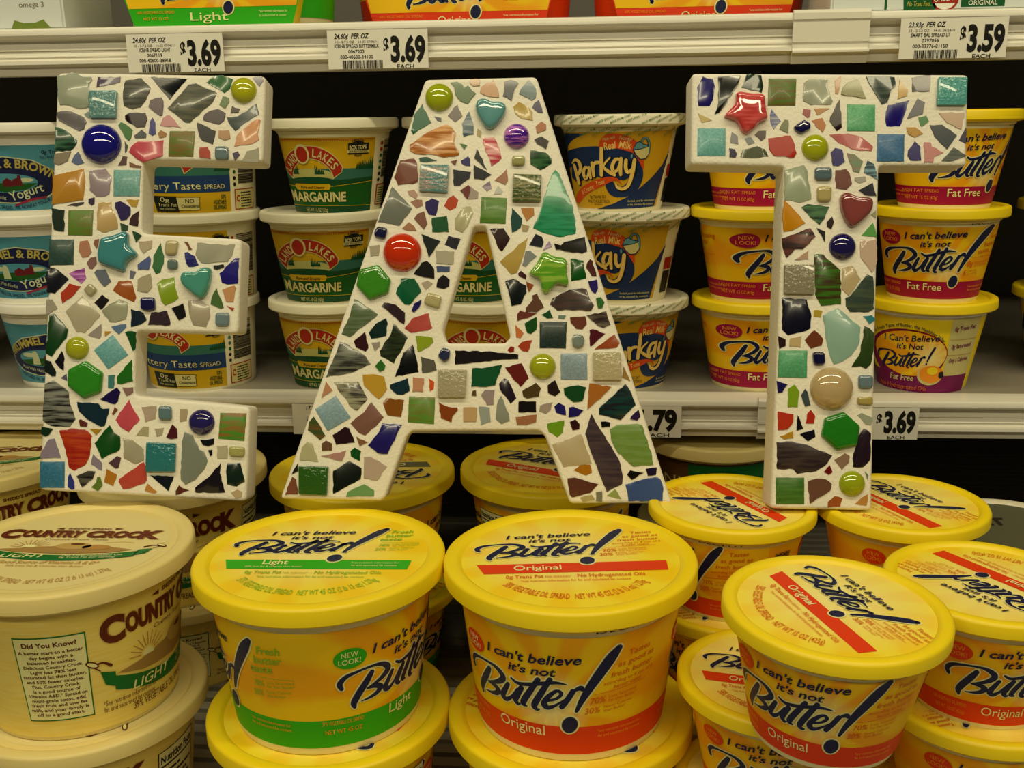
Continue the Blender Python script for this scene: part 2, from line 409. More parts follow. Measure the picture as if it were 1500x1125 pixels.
def crock_label(hb, Rm):
    a = Art(); half = pi * Rm; a.rect(-half, half, hb*.03, hb*.96, GRAIN, 0); k = .92 * hb / 1000
    for c in (0, half, -half):
        a.T = lambda x, y: (c + x*k*.96, hb*.56 - y*k*1.05); crock_art(a)
        a.text('*See nutrition information for', -720, -250, 370, 40, BRN, 4); a.text('fat and saturated fat content', -720, -270, 420, 40, BRN, 4)
        a.text('39% VEGETABLE OIL SPREAD', -480, 200, 480, 60, BRN, 4, bold=.005)
    a.T = lambda x, y: (x, y)
    lines = ['A better start to a better', 'day begins with a', 'balanced breakfast.', 'Delicious Country Crock', 'Light has 78% less', 'saturated fat than butter,', 'and 50% fewer calories.', 'Plus, Country Crock', 'is a good source of', 'Vitamins A&D.* Spread on', 'multi-grain toast, add', 'fresh fruit and low fat', 'milk, and your family is', 'off to a good start.']
    for c in (-half*.42,):
        W = .021; a.rect(c-W, c+W, hb*.16, hb*.80, DGRN, 2); a.rect(c-W+.0008, c+W-.0008, hb*.17, hb*.79, CREAM, 3)
        a.text('Did You Know?', c - W*.75, c + W*.75, hb*.725, hb*.035, BRN, 4, bold=.03, up=1)
        for i, s in enumerate(lines):
            w = W * .9 * min(1, len(s) / 25); a.text(s, c - w, c + w, hb*(.675 - .0365*i), hb*.024, BRN, 4, bold=.02, up=1)
    for c in (half*.41,): facts(a, c - .019, c + .019, hb*.12, hb*.84)
    return a
def crock_lid(R):
    a = Art(); a.ell(0, 0, R*.80, R*.80, mat('lid_print_cream', (.76, .645, .29), .45, 0, .3), 0, n=64); k = R / 1000
    a.T = lambda x, y: (x*k, -y*k*.9 + R*.06); crock_art(a)
    a.text('Good Source of Vitamins A & D*', -430, 400, 440, 60, BRN2, 4, bold=.01, shear=.2); a.text('50% Less Fat & Calories than Butter', -330, 300, 505, 40, BRN2, 4)
    a.T = lambda x, y: (x, y)
    a.text('39% VEGETABLE OIL SPREAD   NET WT 45 OZ (2 lb 13 oz) 1.27kg', -.6*R, .66*R, 0, R*.075, BRN2, 4, up=1, arc=(0, 0, R*.70, -1))
    return a

# ---- margarine label (the figure at its centre is left out: only the ring and the lake are drawn)
LY = ink('label_yellow', 'b88e0a'); LG = ink('label_green', '0e4a10'); LG2 = ink('label_dark_green', '0a3c1c'); LT = ink('label_teal', '2c5c50')
LR = ink('label_red', '96200c'); PALEY = ink('pale_label_yellow', 'b49a38')
TXTC = ink('label_cream', 'c0b078')
def badge(a):
    a.rect(905, 1135, 175, 300, ink('badge_black', '16180e'), 4); a.text('BOX TOPS', 920, 1110, 250, 44, TXTC, 5, bold=.03, rot=.06)
    a.rect(895, 1140, 255, 285, TXTC, 5); a.text('FOR EDUCATION', 915, 1120, 280, 20, BLACK, 6, bold=.02, rot=.02)
    a.text('OFFICIAL', 955, 1085, 165, 26, BLACK, 4, bold=.02, arc=(1020, 240, 88, 1)); a.ell(1020, 180, 60, 26, BLACK, 3)
    a.text('BRAND', 975, 1070, 350, 24, BLACK, 4, bold=.02, arc=(1020, 240, 90, -1))
def trees(a, x0, x1, y, h, m, n, seed):
    rr = random.Random(seed)
    for i in range(n):
        x = x0 + (x1-x0)*(i+.5)/n; q = h * (.45 + .55*(i+1)/n) * rr.uniform(.8, 1.1); b = (x1-x0)/n*.8
        a.poly([(x-b,y),(x-b*.5,y-q*.4),(x-b*.6,y-q*.4),(x,y-q),(x+b*.6,y-q*.4),(x+b*.5,y-q*.4),(x+b,y)], m, 3)
def banner(a):
    """red arched banner LAND O LAKES"""
    cx, cy, r0, r1 = 440, 642, 300, 437
    def arc(r, t0, t1, n=24): return [(cx + r*sin(t0 + (t1-t0)*i/n), cy - r*cos(t0 + (t1-t0)*i/n)) for i in range(n+1)]
    for g, m, L in ((9, TXTC, 3), (0, LR, 4)):
        e = g / 370
        a.poly(arc(r1+g, -1.12-e, 1.10+e) + [(cx + 345*sin(1.19+e) + 60, cy - 345*cos(1.19+e) - 20), (cx + (r0-g-8)*sin(1.28+e), cy - (r0-g-8)*cos(1.28+e) + g)] + arc(r0-g, 1.08, -1.10) +
               [(cx - (r0-g-8)*sin(1.28+e), cy - (r0-g-8)*cos(1.28+e) + g)], m, L)
    for word, t, W in (('LAND', -.79, 235), ('LAKES', .57, 345)):
        n = len(word)
        for i, ch in enumerate(word):
            tt = t + (i - (n-1)/2) * (W/n) / 365; q = glyphs(ch, .02, 0); wd = W/n*.74
            kx = wd/(q[3]-q[2]); ky = 96/CAPH; c, sn = cos(tt), sin(tt); R = 320
            a.add([(cx + (R+vy*ky)*sn + ((vx-q[2])*kx-wd/2)*c, cy - (R+vy*ky)*c + ((vx-q[2])*kx-wd/2)*sn) for vx, vy in q[0]], q[1], TXTC, 6)
    a.ell(352, 292, 92, 112, TXTC, 7); a.ell(352, 296, 70, 88, LR, 8)
def land_label(hb, Rm):
    a = Art(); k = hb / 960; a.T = lambda x, y: (asin_map(x, 690, 650, Rm), hb - (y - 20) * k)
    a.rect(-170, 1205, 110, 960, LY, 0); a.poly([(-170,470),(1205,455),(1205,590),(-170,590)], LT, 1)
    a.poly([(-170,590),(200,570),(800,585),(1205,560),(1205,965),(-170,965)], LG2, 2)
    a.poly([(-170,640),(500,665),(900,640),(1195,612),(1195,890),(-170,890)], LG, 3)
    a.stroke([(-170,640,6),(500,665,6),(900,640,6),(1195,610,6)], LY, 4); a.stroke([(-170,885,6),(500,878,6),(1195,890,6)], LY, 4)
    a.rect(-170, 1195, 126, 133, LR, 2)
    for i in range(56): a.rect(-165 + i*24.2, -157 + i*24.2, 138, 150, LR, 2)
    a.ell(430, 545, 300, 90, ink('mist_print', 'a8a060'), 2); trees(a, 150, 260, 520, 110, LG2, 6, 1); trees(a, 600, 480, 520, 110, LG2, 6, 2); trees(a, 1000, 1200, 470, 160, LG2, 9, 3)
    a.ell(430, 590, 290, 40, LG2, 3); banner(a); badge(a)
    a.poly([(170,645),(190,628),(650,628),(675,650),(650,700),(190,700)], LY, 5); a.text('Pure and Creamy', 255, 590, 685, 36, BLACK, 6, bold=.01, shear=.3)
    for dx, m, L in ((8, BLACK, 5), (0, TXTC, 6)):
        a.text('M', 75+dx, 165+dx, 832, 132, m, L, bold=.03); a.text('ARGARINE', 168+dx, 870+dx, 832, 112, m, L, bold=.03)
    a.text('NET WT. 15 OZ. (425g)', 275, 605, 948, 48, TXTC, 4)
    for i, c in enumerate((LR, LR, LT, LT, LG, BLACK, BLACK)): a.ell(1275, 185 + i*70, 14, 20, c, 3)
    barcode(a, 1300, 1430, 140, 580, BLACK, 3, 5, True)
    a.rect(1260, 1420, 655, 900, LR, 3); a.rect(1270, 1410, 670, 890, TXTC, 4); sheet_lines(a, 1280, 1400, 690, 880, 7, BLACK, 5, -1)
    a.rect(-330, -200, 200, 340, LR, 3)
    return a
def buttery_label(hb, Rm):
    a = Art(); k = hb / 1000; a.T = lambda x, y: (asin_map(x, 857, 690, Rm), hb - y * k); TB = ink('label_blue', '16305c')
    a.rect(-170, 1180, 90, 960, LY, 0); a.poly([(-170,400),(1180,400),(1180,560),(-170,560)], LT, 1); a.rect(-170, 1180, 520, 720, TB, 2)
    a.T = lambda x, y: (asin_map(x*.92, 857, 690, Rm), hb - (y*.92 - 30) * k); banner(a)
    a.T = lambda x, y: (asin_map(x + 60, 857, 690, Rm), hb - (y - 10) * k); badge(a)
    a.T = lambda x, y: (asin_map(x, 857, 690, Rm), hb - y * k)
    trees(a, 1000, 1180, 470, 120, LG2, 8, 3)
    a.text('Buttery Taste', 60, 830, 680, 92, TXTC, 4, bold=0); a.text('SPREAD', 870, 1110, 680, 56, TXTC, 4)
    a.rect(300, 800, 775, 925, TXTC, 2); a.stroke([(300,772,6),(770,772,6),(800,800,6),(800,900,6),(770,928,6),(300,928,6)], BLACK, 3, n=2)
    a.poly([(280,755),(540,760),(560,945),(310,945)], ink('badge_black', '16180e'), 4); a.text('0g', 360, 460, 825, 56, TXTC, 5); a.text('Trans Fat', 330, 540, 880, 42, TXTC, 5); a.text('PER SERVING', 345, 520, 920, 20, TXTC, 5)
    a.text('NO', 640, 740, 840, 50, BLACK, 4); a.text('Cholesterol', 590, 790, 895, 38, BLACK, 4, bold=.01)
    a.text('53%', 1060, 1120, 800, 50, LG2, 4, bold=.02); a.text('VEGETABLE', 970, 1120, 865, 50, LG2, 4, bold=.02); a.text('OIL SPREAD', 965, 1120, 925, 50, LG2, 4, bold=.02)
    for i, c in enumerate((LR, LY, LT, LT, LG, BLACK, BLACK)): a.ell(1235, 190 + i*75, 16, 22, c, 3)
    barcode(a, 1280, 1480, 150, 640, BLACK, 3, 5, True)
    a.rect(1230, 1480, 700, 950, LR, 3); a.rect(1240, 1470, 712, 938, TXTC, 4); a.text('C', 1250, 1290, 850, 80, LR, 5, bold=.04); sheet_lines(a, 1305, 1460, 730, 930, 6, BLACK, 5, -1)
    return a
PB = ink('parkay_blue', '12264e'); PY = ink('parkay_yellow', 'bc8c14'); PO = ink('parkay_orange', 'c04010'); PC = ink('parkay_cream', 'd8b060'); PJ = ink('jug_blue', '54808c')
def parkay_label(hb, Rm):
    a = Art(); k = hb / 960; a.T = lambda x, y: (asin_map(x, 689, 660, Rm), hb - (y - 120) * k)
    a.poly([(-130,195),(1320,180),(1270,1030),(-130,1050)], PY, 0)
    a.poly([(-130,205),(350,205),(180,270),(90,340),(40,430),(-20,640),(-130,700)], PB, 1)
    a.poly([(1318,390),(1260,560),(1150,700),(1000,820),(850,910),(650,985),(410,1048),(1240,1030),(1285,700)], PB, 1)
    a.stroke([(-40,560,150),(60,500,170),(200,455,170),(400,440,190),(600,470,240),(800,520,260),(920,600,200),(960,700,160),(900,800,160),(780,850,120),(660,830,130),(610,770,120)], PB, 2)
    a.poly([(100,560),(240,470),(900,430),(980,640),(800,720),(400,680),(150,760),(60,700)], PB, 2)
    a.stroke([(110,960,80),(220,860,96),(360,790,96),(520,735,84),(640,705,50),(720,715,22),(768,765,8)], PO, 3)
    a.stroke([(530,440,30),(535,330,80),(600,290,150),(720,290,160),(830,320,150),(930,380,110),(1000,500,60),(1030,590,20)], PO, 3)
    a.text('Made with', 545, 690, 285, 34, TXTC, 4, shear=.2, rot=.2); a.text('Nonfat', 730, 880, 268, 42, TXTC, 4, shear=.2, rot=-.15)
    a.text('Real', 555, 700, 385, 84, PC, 4, bold=.015, shear=.15, rot=.14); a.text('Milk', 725, 870, 362, 84, PC, 4, bold=.015, shear=.15, rot=-.1)
    P = [[(150,560,40),(165,660,46),(180,760,44)], [(120,540,14),(170,500,30),(220,520,44),(235,590,46),(200,650,34),(165,670,14)],
      [(350,590,30),(300,580,34),(268,640,42),(285,700,42),(325,670,28),(352,590,30)], [(352,580,38),(352,640,40),(358,690,36)],
      [(395,530,38),(400,600,42),(405,670,40)], [(405,590,26),(430,530,34),(478,520,36)],
      [(525,370,40),(518,500,46),(508,660,44)], [(620,470,20),(540,560,28),(600,620,40),(680,660,36)],
      [(750,490,32),(690,490,38),(650,560,46),(665,620,44),(715,600,30),(755,495,32)], [(755,480,40),(750,580,42),(755,655,38)],
      [(815,500,42),(815,580,44),(845,630,40),(900,590,30)], [(915,500,44),(900,640,48),(860,770,44),(790,815,36),(720,800,34),(695,765,24)]]
    a.T = lambda x, y: (asin_map(x + 10, 689, 660, Rm), hb - (y + 8 - 120) * k)
    for s in P: a.stroke(s, BLACK, 5, grow=8)
    a.T = lambda x, y: (asin_map(x, 689, 660, Rm), hb - (y - 120) * k)
    for s in P: a.stroke(s, PC, 7)
    a.text('Rich & Creamy Taste', 120, 560, 930, 56, PC, 4, shear=.15, rot=.42) if False else None
    a.text('& Creamy', 215, 410, 890, 56, PC, 4, rot=.42); a.text('Taste', 425, 550, 785, 56, PC, 4, rot=.26)
    for s in ([(985,300,26),(1000,262,26),(1040,262,26),(1068,320,26),(1075,400,26),(1060,450,24)],): a.stroke(s, PB, 5); a.stroke(s, PJ, 6, grow=-12)
    a.poly([(888,385),(920,310),(960,290),(1000,318),(1070,340),(1085,430),(1050,490),(980,495),(920,440)], PB, 6)
    a.poly([(900,378),(925,318),(960,302),(1000,330),(1060,348),(990,372)], PJ, 7); a.poly([(905,392),(990,380),(1065,355),(1072,430),(1040,480),(985,486),(930,436)], TXTC, 7); a.ell(880, 455, 12, 26, PJ, 6)
    a.text('0g TRANS FAT', 320, 560, 925, 38, BLACK, 4); a.text('0mg CHOLESTEROL', 285, 610, 975, 38, BLACK, 4); a.text('PER SERVING', 378, 498, 1003, 18, BLACK, 4)
    a.text('See back panel for information', 860, 1225, 965, 26, TXTC, 4); a.text('on fat, saturated fat content', 860, 1215, 1005, 26, TXTC, 4)
    a.rect(1330, 1420, 560, 700, LR, 3); a.rect(1330, 1420, 720, 980, BLACK, 3); barcode(a, 1440, 1560, 300, 900, BLACK, 3, 8, True)
    return a
TG = ink('tape_green', '56763c')
def tape_ring(R, h0, h1):
    a = Art(); rr = random.Random(5); W = 2*pi*R; s = -W/2
    words = ['TAMPER EVIDENT', 'MADE FROM CORN', 'EARTHFIRST FILM', 'BAND MADE FROM', 'EARTHFIRST PLA', 'NEW BAND MADE']
    i = 0
    while s < W/2 - .02:
        a.text(words[i % 6], s, s + .019, h0 + (h1-h0)*(.05 + .12*(i % 3)), (h1-h0)*.26, TG, 3, up=1, rot=.35, bold=.008); s += .014; i += 1
    return a
BB = ink('brummel_sky', '468098'); BN = ink('brummel_navy', '12183c'); BG = ink('brummel_gold', 'a8944c'); BW = ink('brummel_white', 'b4b498')
def brummel_label(hb, Rm):
    a = Art(); k = hb / 950; a.T = lambda x, y: (x * k, hb - y * k); half = pi*Rm
    a.T = lambda x, y: (x, y); a.rect(-half, half, hb*.07, hb*.86, BB, 0); a.T = lambda x, y: (x * k, hb - y * k)
    for i in range(18):
        t = 2*pi*i/18; a.stroke([(520*cos(t), 500 - 260*sin(t), 3), (900*cos(t), 500 - 460*sin(t), 6)], ink('brummel_ray', '7ca4a4'), 1) if abs(sin(t)) < .75 else None
    p = [(-610,500),(-520,420),(-300,300),(0,250),(300,300),(520,420),(610,500),(610,640),(450,740),(200,790),(0,800),(-200,790),(-450,740),(-610,640)]
    a.poly(p, BW, 2); a.poly([(x*.965, 525 + (y-525)*.95) for x, y in p], BN, 3)
    a.ell(-40, 560, 380, 110, BB, 4); a.poly([(-400,590),(-100,560),(340,570),(200,640),(-40,665),(-300,640)], ink('field_green', '1c4a14'), 5)
    a.poly([(60,520),(120,500),(120,470),(150,470),(170,590),(60,590)], ink('barn_red', '5c1418'), 6); a.poly([(-60,540),(0,500),(60,540),(60,600),(-60,600)], ink('barn_red', '5c1418'), 6)
    a.poly([(-190,470),(-150,470),(-130,510),(-120,640),(-220,640),(-210,510)], BW, 6); a.ell(-260, 520, 90, 30, BW, 5); a.ell(200, 530, 90, 26, BW, 5)
    a.text('BRUMMEL & BROWN', -560, 560, 0, 100, BG, 5, bold=.03, arc=(0, 1330, 950, 1))
    a.text('Made With Nonfat', -420, -60, 690, 46, BW, 5, rot=-.18); a.text('Yogurt', 0, 420, 770, 110, BW, 5, bold=.012, rot=.26)
    a.stroke([(40,820,20),(240,760,30),(420,735,24)], ink('brummel_red', '84203c'), 6)
    a.text('VEGETABLE OIL SPREAD, 10% NONFAT YOGURT', -520, 520, 0, 46, BN, 4, bold=.01, arc=(0, -500, 1370, -1))
    a.text('0g Trans Fat', 400, 720, 235, 44, BN, 4, bold=.01); a.text('No Hydrogenated Oils', 380, 760, 290, 36, BN, 4)
    barcode(a, 900, 1050, 250, 780, BN, 3, 9, True)
    return a
def oldff_label(hb, Rm):
    a = Art(); k = hb / 900; half = pi*Rm; a.rect(-half, half, hb*.03, hb*.93, YEL, 0)
    a.T = lambda x, y: (asin_map(x, 690, 690, Rm), hb - (y - 180) * k); P = ink('purple_ink', '6c0048')
    a.rect(1030, 1330, 230, 960, TXTC, 1); a.rect(-600, 1330, 880, 1080, P, 2)
    a.ell(520, 680, 500, 318, P, 3); a.ell(560, 640, 470, 255, SUN_SMALL, 4); a.ell(560, 635, 480, 270, LR, 3)
    a.text('The Fresh Taste of Butter, the Healthier Way', 40, 1010, 0, 40, NAVY, 5, bold=.01, arc=(520, 1060, 720, 1))
    a.text("I Can't Believe", 235, 920, 520, 74, NAVY, 6, bold=.015, shear=.2, rot=.06); a.text("It's Not", 400, 740, 595, 66, NAVY, 6, bold=.015, shear=.2, rot=.05)
    b = a.T; a.T = lambda x, y: b(70 + x*.62, 400 + y*.6)
    for s in BUTTER: a.stroke(s, NAVY, 6)
    a.stroke([(1300,260,40),(1230,400,44),(1180,520,30)], NAVY, 6); a.ell(1165, 570, 20, 22, NAVY, 6); a.T = b
    a.text('Fat Free', 290, 635, 960, 72, TXTC, 6, bold=.01, shear=.2, rot=.03); a.text('No Hydrogenated Oils', 120, 825, 1055, 56, OCHRE, 6, shear=.15)
    a.ell(850, 880, 170, 108, TXTC, 6); a.ell(870, 860, 160, 100, ORNG, 7); a.ell(880, 820, 70, 45, YEL, 8); a.ell(1000, 865, 34, 40, BLACK, 8)
    for y, s in ((370, '0g Trans Fat'), (570, '0g Saturated'), (730, 'Only 5 Calories')):
        a.text(s, 1075, 1290, y, 50, P, 4, bold=.02, shear=.2, rot=.08)
    for y in (465, 640): a.rect(1045, 1320, y, y + 5, BRN2, 4)
    return a
def organic_label(hb, Rm):
    a = Art(); half = pi*Rm; a.rect(-half, half, hb*.05, hb*.97, ink('organic_brown', '5a3c1c'), 0); a.rect(-half*.3, half*.3, hb*.72, hb*.93, DGRN, 1)
    a.rect(-half*.42, -half*.16, hb*.5, hb*.93, ink('organic_brown', '5a3c1c'), 2)
    a.text('ORGANIC', -half*.62, -half*.12, hb*.62, hb*.14, TXTC, 3, up=1); facts(a, half*.24, half*.42, hb*.2, hb*.93); return a
def gray_lid(R):
    a = Art(); a.ell(0, 0, R*.85, R*.85, ink('gray_lid_print', '4c4a38'), 0, n=64)
    a.text('RT', -.36*R, .02*R, .05*R, R*.26, BLACK, 3, bold=.03, up=1); return a
